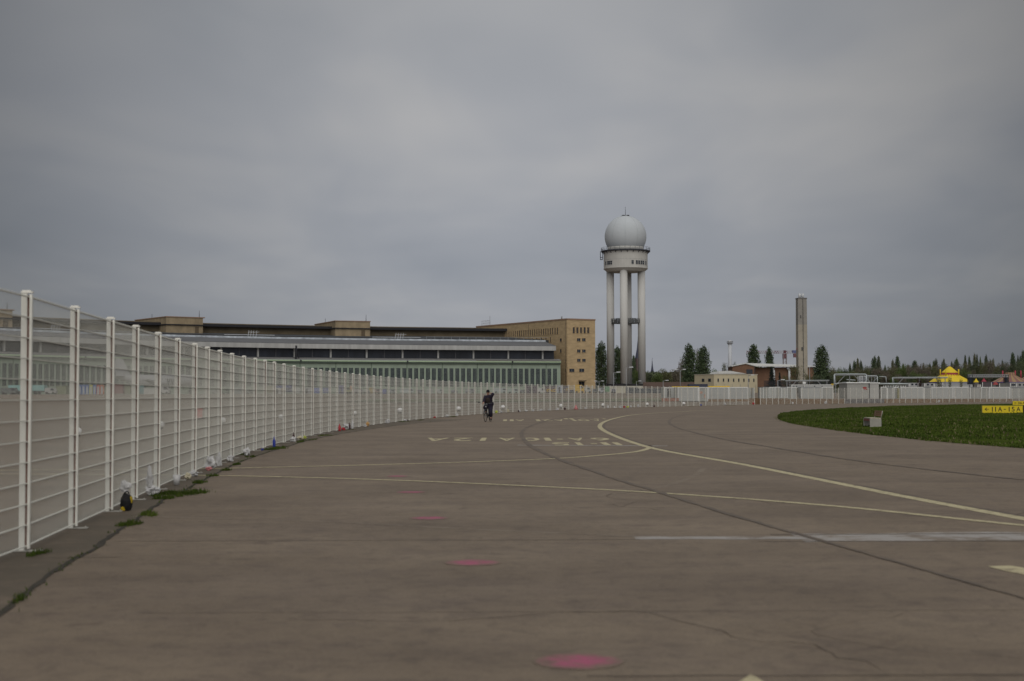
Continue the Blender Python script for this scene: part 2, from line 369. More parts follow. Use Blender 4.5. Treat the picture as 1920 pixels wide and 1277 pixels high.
ground_text([('6', 1104, 1138), ('A', 1063, 1092), ('-', 1042, 1052), ('1', 1019, 1030), ('0', 977, 1010), ('A', 935, 966), ('1', 903, 913), ('2', 852, 888), ('A', 802, 844)], 821, 826.6, 'long row of yellow numbers and letters, 6A-10A 12A, upside down')
ground_text([('1', 1146, 1157), ('1', 1124, 1136), ('-', 1104, 1115), ('1', 1077, 1087), ('5', 1033, 1066)], 829.6, 835.4, 'short yellow figures 11-15 beside the pale stripe')
ground_text([('A', 1105, 1122), ('0', 1080, 1101), ('1', 1070, 1076), ('A', 1038, 1055), ('2', 1015, 1033), ('1', 1004, 1011), ('A', 966, 983), ('1', 956, 963), ('1', 944, 951)], 786.6, 789.6, 'far row of yellow figures nearly lost in the distance')
ground_text([('1', 1128, 1132), ('5', 1112, 1120), ('-', 1085, 1095), ('1', 1066, 1073), ('1', 1056, 1063)], 784.6, 786.4, 'small farthest yellow figures behind the far row')

# ---- fence curve
FP = GP([(137, 992.5), (203.5, 961.5), (251, 939), (294, 919), (331, 902), (363, 888), (435, 860), (500, 839.5), (616, 811), (743, 791.5), (856, 780), (962, 773), (1066, 768.3), (1190, 764), (1312, 761), (1418, 758.6)])
near = [Vector((-4.3, -6, 0)), Vector((-4.32, 4, 0)), Vector((-4.47, 9, 0)), G(45, 1036)]
far = [G(1560, 757.0), G(1740, 755.2), G(1920, 753.0), Vector((135, 300, 0)), Vector((165, 312, 0))]
FC = catmull(near + FP + far, 40)
FCpx = [proj(p)[0] if p.y > 6 else -1e4 for p in FC]
def fpos(px):
    for i in range(len(FC) - 1):
        if FCpx[i] <= px < FCpx[i + 1]:
            t = (px - FCpx[i]) / (FCpx[i + 1] - FCpx[i]); p = FC[i].lerp(FC[i + 1], t); d = (FC[i + 1] - FC[i]).normalized(); return p, d
    return FC[-1], (FC[-1] - FC[-2]).normalized()
# darker strip of older paving between fence and crack + crack
crack_px = [(-160, 1290), (0, 1150), (70, 1098), (150, 1044), (200, 1012), (240, 983), (275, 960), (310, 937), (350, 917), (400, 891), (440, 871), (475, 857), (530, 840), (575, 827), (616, 818), (700, 804), (790, 793), (880, 786.5)]
crack = catmull(GP(crack_px), 10)
cj = [p + Vector((noise.noise(p * 0.9) * .05, 0, 0)) for p in crack]
st = MB(); 
for i, p in enumerate(cj):
    # matching fence point: same Y
    q = min(FC, key=lambda a: abs(a.y - p.y)); st.v += [(q.x - .25, q.y, .0012), (p.x, p.y, .0012)]
for i in range(len(cj) - 1): st._f((2 * i, 2 * i + 1, 2 * i + 3, 2 * i + 2))
tag(st.build('path', smear), 'darker strip of stained concrete along the fence foot', kind='structure')
ribbon('tar_seam', cj, lambda t: 0.062 - .012 * t, 0.013, mat('wet_crack', (0.035, 0.03, 0.022), 0.9, .3), 0, label='long dark crack running beside the fence', jitter=.55)

# ================================================================= FENCE
post_px = [49, 139.5, 207, 254, 296, 333, 365, 389.5, 412.5, 436.5, 458, 478.6, 496.5, 514.6, 534, 552.6, 569.5, 586, 602.7, 618.5, 632.6, 647.2, 662, 674.8, 688.3, 701.6, 715.4, 729.5, 743, 756, 768.7, 781.5, 794.2, 806.5, 818.7, 830.7, 843, 855.3, 867.2, 878.9, 890.7, 902.7, 914.2, 925.8, 937.5, 950, 962, 973.7, 985.4, 997.2, 1009, 1020.4, 1032, 1043.5, 1055, 1066.2, 1077.5, 1089, 1100.3, 1111.3, 1122.3, 1133.5, 1144.6, 1155.8, 1167, 1178.3, 1189.6, 1200.6, 1211.6, 1222.7, 1233.8, 1245, 1256, 1267.2, 1278.5, 1290, 1301, 1312, 1323.6, 1335, 1346.3, 1358, 1369.3, 1380.6, 1392, 1403.3, 1415]
post_px2 = [1426, 1437.2, 1448.7, 1460, 1471, 1482.3, 1493.7, 1504.8, 1515.9, 1527, 1538.6, 1550.2, 1561.4, 1572.6, 1583.8, 1595, 1606.2, 1617.5, 1628.8, 1640.3, 1652, 1663.5, 1675, 1686.8, 1698, 1709.5, 1721, 1733, 1745, 1756.5, 1768, 1780, 1791.7, 1803.6, 1815.5, 1827, 1838.7, 1850.7, 1862.8, 1875, 1887, 1899, 1911, 1923, 1935, 1947]
FH = 2.505
def post_meshes(parent):
    b = MB(); b.box(-.02, .02, .014, .066, 0, FH)
    b.k = 1; b.box(-.014, .014, -.010, .014, .05, FH - .02)
    b.k = 0; b.box(-.018, .018, -.034, -.010, .03, FH - .01)
    p = b.build('post', [FEN, GAP], parent)
    c = MB(); c.box(-.026, .026, -.040, .072, FH + .001, FH + .018); n = len(c.v)
    c.prism([(-.02, -.02, FH + .018), (.02, -.02, FH + .018), (.02, .06, FH + .018), (-.02, .06, FH + .018)], (0, 0, .012)); c.build('cap', CAPM, p)
    q = MB(); q.box(-.05, .05, -.15, .12, 0.004, .013)
    for xx in (-.05, .05):
        for yy in (-.12, .10): q.bar((xx * .6, yy, .012), (xx * .6, yy, .026), .007, n=6)
    q.build('base_plate', mat('dull_plate', (.34, .33, .30), .7, .2, 5), p); return p
def panel_mesh(parent):
    b = MB(); b.k = 1; PL = 2.4
    for i in range(49):
        x = i * .05; b.bar((x, 0, .05), (x, 0, 2.492), .0015)
    b.k = 0
    for j in range(13):
        z = .055 + j * .2012
        b.bar((0, .006, z), (PL, .006, z), .0050); b.bar((0, -.006, z), (PL, -.006, z), .0050)
    return b.build('mesh_panel', [FEN2, mat('shaded_vertical_wire', (0.48, 0.48, 0.44), 0.55, 0.05)], parent)  # vertical wires get a darker grey, their grazing shade put into the colour
def build_fence(pts, root, protos):
    post, panel = protos; first = True; prev = None
    for i, (p, d) in enumerate(pts):
        a = math.atan2(d.y, d.x)
        pp = post if (i == 0 and post.parent is root) else copytree(post, root)
        pp.location = p - root.location; pp.rotation_euler = (random.uniform(-.006, .006), random.uniform(-.006, .006), a)
        if prev is not None:
            dv = p - prev; n = panel if (i == 1 and panel.parent is root) else copytree(panel, root)
            n.location = prev - root.location; n.rotation_euler = (0, 0, math.atan2(dv.y, dv.x)); n.scale = (dv.length / 2.4, 1, 1)
        prev = p
fr = empty('wire_fence', (0, 0, 0), 0, 'long white wire mesh fence curving from the left edge to the gap', 'fence')
protos = (post_meshes(fr), panel_mesh(fr))
l1 = []
# posts behind / left of the frame
pA, dA = fpos(49); q = pA.copy(); k = min(range(len(FC)), key=lambda i: (FC[i] - pA).length); acc = 0; extra = []
for i in range(k, 0, -1):
    acc += (FC[i] - FC[i - 1]).length
    if acc >= 2.4: extra.append((FC[i - 1].copy(), (FC[i] - FC[i - 1]).normalized())); acc = 0
    if len(extra) >= 6: break
l1 = extra[::-1] + [fpos(x) for x in post_px]
build_fence(l1, fr, protos)
fr2 = empty('wire_fence', (0, 0, 0), 0, 'white wire fence right of the gap, in front of the white containers', 'fence')
build_fence([fpos(x) for x in post_px2], fr2, protos)
# curved-run brace at the gap
# ================================================================= GRASS
GR1 = mat('grass_ground', (0.036, 0.052, 0.009), 1.0, 0.35, 0.8, 0.3, 0.0, col2=(0.050, 0.068, 0.014))
GRB = [mat('grass_blade_a', (0.046, 0.074, 0.009), 0.9, 0.3, 1, spec=.15), mat('grass_blade_b', (0.062, 0.088, 0.014), 0.9, 0.3, 1, spec=.15), mat('grass_blade_c', (0.036, 0.058, 0.008), .9, .3, 1, spec=.15), mat('grass_dry', (0.13, 0.115, 0.06), .9, .3, 1, spec=.15)]
lower = GP([(1459, 783.5), (1463, 787), (1480, 792.5), (1503, 797), (1560, 805.5), (1620, 813), (1690, 820.5), (1770, 829), (1850, 835.5), (1920, 841), (2100, 853), (2400, 868)])
upper = GP([(1459, 783.5), (1462, 781), (1472.5, 777.5), (1515, 772), (1590, 766), (1665, 762.8), (1765, 760.2), (1920, 757.6), (2100, 756.3), (2300, 755.5)])
lo = catmull(lower, 8); upc = catmull(upper, 8)
def interp(c, n):
    L_ = [0]
    for a, b_ in zip(c, c[1:]): L_.append(L_[-1] + (b_ - a).length)
    o = []; j = 0
    for i in range(n):
        s = L_[-1] * (i / (n - 1)) ** 1.25
        while j < len(c) - 2 and L_[j + 1] < s: j += 1
        t = (s - L_[j]) / max(1e-6, L_[j + 1] - L_[j]); o.append(c[j].lerp(c[j + 1], min(1, t)))
    return o
NL, NW = 160, 44
A_ = interp(lo, NL); B_ = interp(upc, NL)
def gz(x, y, e): return 0.012 + min(1, e * 14) * (0.05 + 0.10 * (noise.noise(Vector((x * .12, y * .12, 3))) * .5 + .5) + .05 * noise.noise(Vector((x * .9, y * .9, 0))))
g = MB()
for i in range(NL):
    for j in range(NW):
        t = j / (NW - 1); t = t * t * (3 - 2 * t) * .5 + t * .5; p = A_[i].lerp(B_[i], t); e = min(t, 1 - t) * min(1, i / 6)
        g.v.append((p.x, p.y, gz(p.x, p.y, e)))
for i in range(NL - 1):
    for j in range(NW - 1):
        a = i * NW + j; g._f((a, a + NW, a + NW + 1, a + 1), True)
tag(g.build('lawn', GR1), 'green grass island inside the bend of the taxiway', kind='structure')
def blades(name, pts, hmin, hmax, wd, label, seed=1, dry=.12):
    rd = random.Random(seed); b = MB()
    for (x, y, z, s) in pts:
        h = rd.uniform(hmin, hmax) * s; a = rd.uniform(0, 6.28); ww = wd * rd.uniform(.6, 1.3); lx = rd.uniform(-.5, .5) * h; ly = rd.uniform(-.5, .5) * h
        k = len(b.v); ca, sa = math.cos(a) * ww, math.sin(a) * ww
        b.v += [(x - ca, y - sa, z), (x + ca, y + sa, z), (x + lx * .4 + ca * .6, y + ly * .4 + sa * .6, z + h * .6), (x + lx, y + ly, z + h), (x + lx * .4 - ca * .6, y + ly * .4 - sa * .6, z + h * .6)]
        q = rd.random(); nz = noise.noise(Vector((x * .25, y * .25, 8)))
        b.k = 3 if q < dry * (1 + 2 * max(0, nz)) else (1 if nz + (q - .5) > .25 else (2 if nz + (q - .5) < -.3 else 0)); b._f((k, k + 1, k + 2, k + 3, k + 4))
    return tag(b.build(name, GRB), label, kind='stuff')
rd = random.Random(3); pts = []
for _ in range(88000):
    i = int(NL * rd.random() ** .8 * .93); j = rd.random(); j = j ** 1.5
    f = rd.random(); i2 = min(i + 1, NL - 1); p = A_[i].lerp(A_[i2], f).lerp(B_[i].lerp(B_[i2], f), j)
    dens = noise.noise(Vector((p.x * .5, p.y * .5, 1)))
    if dens < -.35 and rd.random() < .6: continue
    e = min(j, 1 - j) * min(1, i / 6); pts.append((p.x, p.y, gz(p.x, p.y, e) - .01, 1 + dens * .9))
for _ in range(9000):   # ragged edge
    i = rd.random() * (NL - 2) * .8; f = i - int(i); i = int(i); src = A_ if rd.random() < .7 else B_
    p = src[i].lerp(src[i + 1], f); oth = (B_ if src is A_ else A_)[i]; d = (oth - p); 
    if d.length > .01: d.normalize()
    off = rd.gauss(.05, .22) - .18 * max(0, noise.noise(Vector((p.x * .7, p.y * .7, 5))))
    p = p + d * off; pts.append((p.x, p.y, .005, rd.uniform(.5, 1.3)))
blades('grass', pts, .035, .10, .034, 'short grass growing over the island in the bend', 5, .09)
# dirty ragged margin between grass and concrete
DIRT = mat('dry_dirt_margin', (.125, .100, .066), 1, .3, 2.5, col2=(.16, .135, .085))
ribbon('dirt_margin', [p + Vector((noise.noise(p * .8) * .12, noise.noise(p * .8 + Vector((9, 0, 0))) * .12, 0)) for p in interp(catmull(lower, 30), 420)], .34, .0075, DIRT, 0, 'ragged strip of dry dirt along the near edge of the grass', .7)
ribbon('dirt_margin', interp(catmull(upper, 30), 200), .5, .0075, DIRT, 0, 'ragged strip of dry dirt along the far edge of the grass', .7)
# tufts in the crack
tf = []
for (cx, cy, wx, n) in ((330, 927, .42, 700), (312, 934, .22, 260), (267, 967, .16, 200), (240, 984, .17, 220), (64, 1042, .12, 110), (370, 906, .16, 150), (441, 872, .14, 120), (420, 883, .16, 130), (398, 893, .12, 60), (443, 853, .35, 260), (475, 857, .16, 120), (510, 843, .40, 420), (525, 841, .25, 150), (575, 826, .25, 100), (609, 817, .3, 120), (560, 829, .2, 70), (35, 1128, .06, 30), (756, 791, .5, 120), (850, 781.5, .6, 140), (790, 788, .4, 80), (655, 806, .3, 60), (1300, 762.5, .9, 90), (1370, 760.4, .8, 80), (1480, 758.7, 1.1, 130), (1700, 757.2, 1.2, 120), (1560, 757.8, 1, 100), (1830, 755.6, 1.5, 120)):
    c = G(cx, cy)
    sub = [(rd.gauss(0, wx * .38), rd.gauss(0, wx * .9 if cy > 850 else wx * 1.8)) for _ in range(7)]
    for _ in range(int(n * 2.2)): u_ = rd.choice(sub); tf.append((c.x + u_[0] + rd.gauss(0, wx * .16), c.y + u_[1] + rd.gauss(0, wx * .35), .006, rd.uniform(.3, 1.0)))
for _ in range(900):
    p = cj[int(rd.random() ** .8 * (len(cj) - 1))]
    if noise.noise(Vector((p.x * 3, p.y * .8, 2))) < -.05: continue
    tf.append((p.x + rd.gauss(0, .03), p.y + rd.gauss(0, .2), .006, rd.uniform(.2, .6)))
blades('grass', tf, .02, .075, .0065, 'weeds sprouting along the crack and the fence foot', 9, .05)
# grass verge beyond the fence
vg = MB(); vg.v = []
vx = rng(-30, 62, 4)
for x in vx:
    for yy in (262, 272, 284, 296): vg.v.append((x, yy + .15 * x, ter(x, yy + .15 * x) + .03))
for i in range(len(vx) - 1):
    for j in range(3): a = i * 4 + j; vg._f((a, a + 4, a + 5, a + 1), True)
tag(vg.build('grass_verge', mat('dull_verge_grass', (0.075, 0.088, 0.045), 1, .35, .3, col2=(.13, .13, .08))), 'dull grass verge on the apron beyond the fence', kind='structure')
kb = MB()
for x0, x1 in zip(vx, vx[1:]):
    y_ = 261.6 + .15 * x0; z_ = ter(x0, y_); kb.box(x0, x1, y_ - .15, y_ + .15, z_ - .1, z_ + .14)
tag(kb.build('kerb', mat('dark_kerb', (0.06, .058, .055), .9, .2)), 'dark kerb along the front of the grass verge', kind='structure')

# ================================================================= HANGAR (curved terminal)
GREEN = mat('pale_green_door_paint', (0.245, 0.300, 0.240), 0.6, .10, .4)
GREENL = mat('light_green_fascia', (0.33, 0.42, 0.29), 0.6, .06, .4)
BAND = mat('ribbed_light_cladding', (0.36, 0.365, 0.36), 0.5, .16, .7, stretch=(1, 1, .1))
ROOF = mat('grey_bitumen_roof', (0.105, 0.108, 0.115), 0.85, .15, .15)
ROOFD = mat('dark_roof_felt', (0.045, 0.05, 0.056), 0.85, .2, .15)
EAVE = mat('dark_eave', (0.022, 0.022, 0.026), 0.8, .2)
STONE = mat('shell_limestone', (0.400, 0.300, 0.175), 0.85, .20, .55, stretch=(.7, .7, 2.2), detail=10)
STONE2 = mat('weathered_limestone', (0.27, 0.215, 0.14), 0.88, .24, .5, stretch=(1, 1, .6), detail=10)
STONED = mat('weathered_stone', (0.155, 0.125, 0.083), 0.9, .22, .3)
COPE = mat('reddish_coping', (0.26, 0.17, 0.12), 0.8, .12)
SKYL = mat('rooflight_glass', (0.42, 0.46, 0.50), 0.2, .4, .5, spec=.6)
CLER = mat('clerestory_glass', (0.022, 0.026, 0.036), 0.3, .5, .25, spec=.35, stretch=(1, 1, .3))
Z0 = 2.0
arc = catmull([(-215, 215, 0), (-193, 290, 0), (-169, 347, 0), (-144, 401, 0), (-110, 447, 0), (-56, 482, 0), (7.5, 504, 0), (19.5, 507.4, 0)], 24)
AS = [0]
for a, b in zip(arc, arc[1:]): AS.append(AS[-1] + (b - a).length)
def at(s):
    j = 0
    while j < len(arc) - 2 and AS[j + 1] < s: j += 1
    t = (s - AS[j]) / (AS[j + 1] - AS[j]); p = arc[j].lerp(arc[j + 1], t)
    a = arc[max(0, j - 3)]; b = arc[min(len(arc) - 1, j + 4)]; d = (b - a).normalized(); return p, d
def A(s, d, z):
    p, t = at(s); return Vector((p.x + t.y * d, p.y - t.x * d, Z0 + z))
def s_at_px(px, d=0, z=5):
    lo_, hi = 0, AS[-1]
    for _ in range(40):
        m_ = (lo_ + hi) / 2
        if proj(A(m_, d, z))[0] < px: lo_ = m_
        else: hi = m_
    return lo_
SE = s_at_px(1051, 0, 5); SB = s_at_px(1042.5, 1, 16); S0 = 20.0
hg = empty('hangar_building', A(AS[-1] * .6, 0, 0), 0, 'long curved airport hangar with pale green doors and light roof band', 'building')
def sweep(name, m, prof, s0, s1, step=4.0, parent=hg):
    n = max(2, int((s1 - s0) / step)); b = MB(); k = len(prof)
    for i in range(n + 1):
        s = s0 + (s1 - s0) * i / n
        for d, z in prof: b.v.append(tuple(A(s, d, z) - parent.location))
    for i in range(n):
        for j in range(k): q = (j + 1) % k; b._f((i * k + j, i * k + q, (i + 1) * k + q, (i + 1) * k + j))
    b._f(tuple(range(k))); b._f(tuple(n * k + j for j in range(k))[::-1])
    return b.build(name, m, parent)
def rect(d0, d1, z0, z1): return [(d0, z0), (d1, z0), (d1, z1), (d0, z1)]
sweep('door_wall', GREEN, rect(-.6, 0, -.6, 10.9), S0, SE)
sweep('fascia', GREENL, rect(-.5, .75, 11.02, 11.5), S0, SE)
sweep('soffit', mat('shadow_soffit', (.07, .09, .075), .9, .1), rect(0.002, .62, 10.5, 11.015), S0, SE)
sweep('ledge_roof', mat('ledge_lead', (.19, .19, .19), .8, .12), [(.7, 11.63), (.7, 11.85), (-1.6, 12.35), (-1.6, 11.63)], S0, SE)
sweep('clerestory_glazing', CLER, rect(-1.9, -1.5, 12.2, 15.35), S0, SB)
sweep('roof_band', BAND, rect(-1.4, 1.0, 15.3, 16.85), S0, SB)
sweep('roof', ROOF, [(1.0, 16.86), (1.0, 17.0), (-12, 18.9), (-12, 16.86)], S0, SB)
sweep('rooflight', SKYL, [(-12.01, 18.2), (-12.01, 19.5), (-13.6, 19.6), (-13.6, 18.2)], S0, SB)
sweep('roof_edge', EAVE, [(-13.61, 18.5), (-13.61, 19.9), (-14.2, 19.9), (-14.2, 18.5)], S0, SB)
sweep('back_roof', ROOFD, [(-14.21, 18.5), (-14.21, 19.6), (-45, 21.9), (-45, 18.5)], S0, SB + 4)
sweep('terrace_wall', STONED, rect(-50, -45.01, 18, 24.1), S0, SB + 8)
sweep('eave', EAVE, rect(-51, -42.5, 24.1, 25.0), S0, SB + 8)
sweep('parapet', STONED, rect(-51, -43.0, 25.003, 25.3), S0, SB + 8)
# seams, windows, columns
def seg(name, m, s0, s1, d0, d1, z0, z1, parent=hg, origin=None):
    b = MB(); o = origin or parent.location
    pts = [A(s0, d0, z0), A(s1, d0, z0), A(s1, d1, z0), A(s0, d1, z0)]
    b.prism([p - o for p in pts], (0, 0, z1 - z0)); return b.build(name, m, parent)
sp = s_at_px(960) - s_at_px(894); sp = (sp + s_at_px(1023) - s_at_px(960)) / 2; step = sp / 6; s960 = s_at_px(960)
nw = 0; k0 = -60
for k in range(8, -90, -1):
    sc = s960 + (k + .55) * step
    if sc > SE - 1.5 or proj(A(sc, 0, 5))[0] < -60: continue
    b = MB(); o = hg.location
    def pr(s0, s1, d0, d1, z0, z1): b.prism([A(s0, d0, z0) - o, A(s1, d0, z0) - o, A(s1, d1, z0) - o, A(s0, d1, z0) - o], (0, 0, z1 - z0))
    hw = step * .32
    b.k = 0; pr(sc - hw, sc + hw, .01, .03, 2.5, 8.9)
    b.k = 1
    for t in (-.34, .34): pr(sc + hw * t - .03, sc + hw * t + .03, .031, .07, 2.5, 8.9)
    b.k = 1; pr(sc - hw - .06, sc - hw, .011, .10, 2.4, 9.0); pr(sc + hw, sc + hw + .06, .011, .10, 2.4, 9.0)
    b.build('window', [GLASS, GREEN], hg); nw += 1
for k in range(2, -15, -1):
    s = s960 + k * sp
    if s > SE - .5 or s < S0: continue
    seg('door_seam', mat('seam_shadow_paint', (.07, .10, .08), .9, .1), s - .09, s + .09, .004, .07, 0, 10.5)
# intermediate pilasters at door edges
for k in range(2, -15, -1):
    s = s960 + k * sp
    if s > SE - .5 or s < S0: continue
    seg('gutter_bracket', DARK, s - .25, s + .25, .751, .95, 11.0, 11.5) if k % 3 == 0 else None
cpx = [619.5, 690, 757, 824, 889, 952, 1017]; cs = [s_at_px(x, -1.4, 14) for x in cpx]; dlt = (cs[-1] - cs[0]) / 6
for k in range(-14, 7):
    s = cs[0] + k * dlt
    if s < S0 or s > SB: continue
    seg('column', BAND, s - .28, s + .28, -1.49, -.95, 12.36, 15.29)
    if s + dlt / 2 < SB: seg('mullion', mat('mullion_paint', (.10, .10, .11), .7, .1), s + dlt / 2 - .1, s + dlt / 2 + .1, -1.49, -1.4, 12.36, 15.29)
# railing on the roof edge
def A3(s, d, z): return A(s, d, z) - hg.location
b = MB(); s = s_at_px(800, -12, 19)
while s < SB - 1:
    b.bar(A3(s, -12.3, 19.5), A3(s, -12.3, 20.5), .05); b.bar(A3(s, -12.3, 20.45), A3(s + 3, -12.3, 20.45), .04); s += 3
b.build('roof_railing', GREY, hg)
# stair towers riding over the eave
for i, px in enumerate((694, 380.5, 25)):
    s1 = s_at_px(px, -38, 25); s0 = s1 - 11.2; o = hg.location
    def frus(b, a0, a1, d0, d1, z0, z1): b.prism([A3(a0, d0, z0), A3(a1, d0, z0), A3(a1, d1, z0), A3(a0, d1, z0)], (0, 0, z1 - z0))
    b = MB(); frus(b, s0, s1, -38, -66, 20.3, 26.7); t = b.build('stair_tower', STONE2, hg)
    b = MB(); frus(b, s0 - .2, s1 + .2, -37.8, -66.2, 26.703, 27.0); b.build('coping', COPE, t).location = (0, 0, 0)
    b = MB(); frus(b, s0 - .35, s1 + .35, -37.5, -50, 24.0, 24.35); b.build('ledge', EAVE, t)
    b = MB()
    for q in range(3): a0 = s0 + 2.6 + q * 2.7; frus(b, a0, a0 + 1.7, -37.94, -37.98, 21.0, 23.6)
    b.build('recess', mat('recess_shade', (.115, .088, .058), .9, .15), t)  # flat panels on the wall; the recess shade is put into their colour
    b = MB(); ap = A3(s1 - .6, -40, 27); b.bar(ap, ap + Vector((0, 0, 2.4)), .12, n=6, w2=.4); ap2 = A3(s0 + 1, -55, 27); b.bar(ap2, ap2 + Vector((0, 0, 1.6)), .07, n=6)
    b.build('antenna', DARK, t)
# clutter on the roof
for px in (467, 742, 100):
    s = s_at_px(px, -12, 20); b = MB()
    for q in range(4): b.bar(A3(s + q * .9, -13, 19.5), A3(s + q * .9 + .3, -13, 21.6), .06); b.bar(A3(s + q * .9, -13, 20.8), A3(s + q * .9 + 1.2, -13, 21.2), .05)
    b.bar(A3(s - 8, -12.8, 20.0), A3(s + 9, -12.8, 20.1), .07)
    b.build('roof_frame', STEEL, hg)
# drain pipe with sign on the clerestory (x about 553)
s = s_at_px(553, 0, 13); b = MB(); b.bar(A3(s, .9, 11.8), A3(s, 1.1, 16.2), .25); b.bar(A3(s + .9, .9, 12), A3(s + .9, .9, 14), .12); b.build('downpipe', DARK, hg)

# ================================================================= END BLOCK
c0 = Vector((19.8, 510, 0)); c1 = Vector((-14.2, 566, 0)); u_ = (c1 - c0).normalized(); ln = (c1 - c0).length
n_ = Vector((-u_.y, u_.x, 0));  n_ = n_ if n_.x < 0 else -n_           # outward from long face (to the left)
v_ = -n_                                                                # along the front face, to the right
# width so that the right corner lands on px 1116
lo_, hi = 5, 25
for _ in range(40):
    m_ = (lo_ + hi) / 2
    if proj((*(c0 + v_ * m_).xy, 20))[0] < 1116: lo_ = m_
    else: hi = m_
WD = lo_; ZT = P(1063.5, 599.5, 510).z
ob = empty('office_building', (c0.x, c0.y, Z0), math.atan2(v_.y, v_.x), 'tan stone office block at the right end of the hangar', 'building')
# local frame: x along the front, y along the long side (away)
ht = ZT - Z0
b = MB(); b.box(0, WD, 0, ln, -1, ht); b.build('wall', STONE, ob)
b = MB(); b.box(-.15, WD + .15, -.15, ln + .15, ht + .002, ht + .5); b.build('coping', COPE, ob)
Mi = Matrix.Rotation(-ob.rotation_euler.z, 4, 'Z')
def face_x(px, side):    # local coordinate on a face for a pixel column
    d = ray(px, 650); d2 = Vector((d.x, d.y)); 
    base = c0; dirv = (v_ if side == 'front' else (c1 - c0).normalized())
    # solve base + t*dirv = k*d2
    det = d2.x * (-dirv.y) + dirv.x * d2.y; k = (base.x * (-dirv.y) + dirv.x * base.y) / det
    p = d2 * k; return (p - Vector((base.x, base.y))).dot(Vector((dirv.x, dirv.y))), p.y
def win(side, x0, x1, y0, y1, pane=GLASS):
    a, Ya = face_x(x0, side); b_, Yb = face_x(x1, side); a, b_ = min(a, b_), max(a, b_); Y = (Ya + Yb) / 2
    z1 = P(x0, y0, Y).z - Z0; z0 = P(x0, y1, Y).z - Z0; m1 = MB(); fr_ = .10
    if side == 'front':
        m1.k = 0; m1.box(a, b_, -.02, -.004, z0, z1); m1.k = 1; m1.box(a - fr_, a, -.10, -.003, z0 - fr_, z1 + fr_); m1.box(b_, b_ + fr_, -.10, -.003, z0 - fr_, z1 + fr_)
        m1.box(a, b_, -.10, -.003, z1, z1 + fr_); m1.box(a, b_, -.16, -.003, z0 - fr_, z0)
        if b_ - a > 1.0:
            m1.k = 2; m1.box((a + b_) / 2 - .04, (a + b_) / 2 + .04, -.06, -.021, z0, z1)
    else:
        m1.k = 0; m1.box(-.02, -.004, a, b_, z0, z1); m1.k = 1; m1.box(-.10, -.003, a - fr_, a, z0 - fr_, z1 + fr_); m1.box(-.10, -.003, b_, b_ + fr_, z0 - fr_, z1 + fr_)
        m1.box(-.10, -.003, a, b_, z1, z1 + fr_); m1.box(-.16, -.003, a, b_, z0 - fr_, z0)
    if (z1 - z0) > 1.7 and pane is GLASS:
        m1.k = 3; w_ = (b_ - a) * .34
        if side == 'front': m1.box(b_ - w_, b_, -.03, -.021, z0, z1)
        else: m1.box(-.03, -.021, a, a + w_, z0, z1)
    return m1.build('window', [pane, STONE, GREY, mat('window_reveal', (.17, .12, .07), .9, .1)], ob)
CR = lambda v: 860 + v / 6.387
CY = lambda v: 570 + v / 6.387
slots = [480, 505, 530, 556, 580, 605, 630, 655, 680, 706, 732, 757, 783, 808, 834, 860, 887, 913, 940, 965, 992, 1020, 1047, 1073, 1100, 1128, 1157, 1187]
for s in slots:
    f_ = (s - 480) / 707; yt = 338 - 55 * f_; yb = 405 - 45 * f_ ; hw = 4.2 + 2.6 * f_
    win('side', CR(s - hw), CR(s + hw), CY(yt), CY(yb))
for s in (730, 782, 833, 886, 938, 992, 1047, 1102):
    f_ = (s - 730) / 372; win('side', CR(s - 5.5), CR(s + 6), CY(424 - 26 * f_), CY(465 - 10 * f_))
for s, a, b_, hw in ((1225, 412, 450, 11), (1225, 543, 582, 10), (1283, 665, 702, 7), (1283, 775, 815, 7)): win('side', CR(s - hw), CR(s + hw), CY(a), CY(b_))
for s in (1380, 1423, 1467, 1510, 1553): win('front', CR(s - 13), CR(s + 13), CY(280), CY(350))
for s in (1437, 1498):
    for a, b_ in ((411, 446), (545, 581), (657, 692)): win('front', CR(s - 20), CR(s + 20), CY(a), CY(b_))
for s in (1353, 1471): win('front', CR(s - 30), CR(s + 30), CY(775), CY(815))
d_ = win('front', CR(1436), CR(1503), CY(930), CY(985), BLK); d_.name = 'doorway'
b = MB(); a_, Y_ = face_x(CR(1430), 'front'); b2, _ = face_x(CR(1508), 'front'); zt = P(CR(1430), CY(925), Y_).z - Z0; b.box(a_, b2, -1.2, -.2, zt, zt + .35); b.build('door_canopy', STONED, ob)
b = MB(); b.bar((-.12, .9, 0), (-.12, .9, ht - .3), .09, n=6); b.bar((-.12, 26, 8), (-.12, 26, ht - .3), .08, n=6); b.build('downpipe', STONED, ob)
b = MB()
for q in range(5): b.bar((2 + q * .0, ln - 1 - q * 1.6, ht + .5), (2, ln - 1 - q * 1.6, ht + 2.6), .05)
for z in (1.5, 2.5): b.bar((2, ln - 1, ht + z), (2, ln - 7.4, ht + z), .04)
b.bar((1, ln - 9, ht + .5), (1, ln - 9, ht + 4.2), .08, n=6); b.bar((1, 5, ht + .5), (1, 5, ht + 1.5), .25, n=6)
b.build('antenna', GREY, ob)

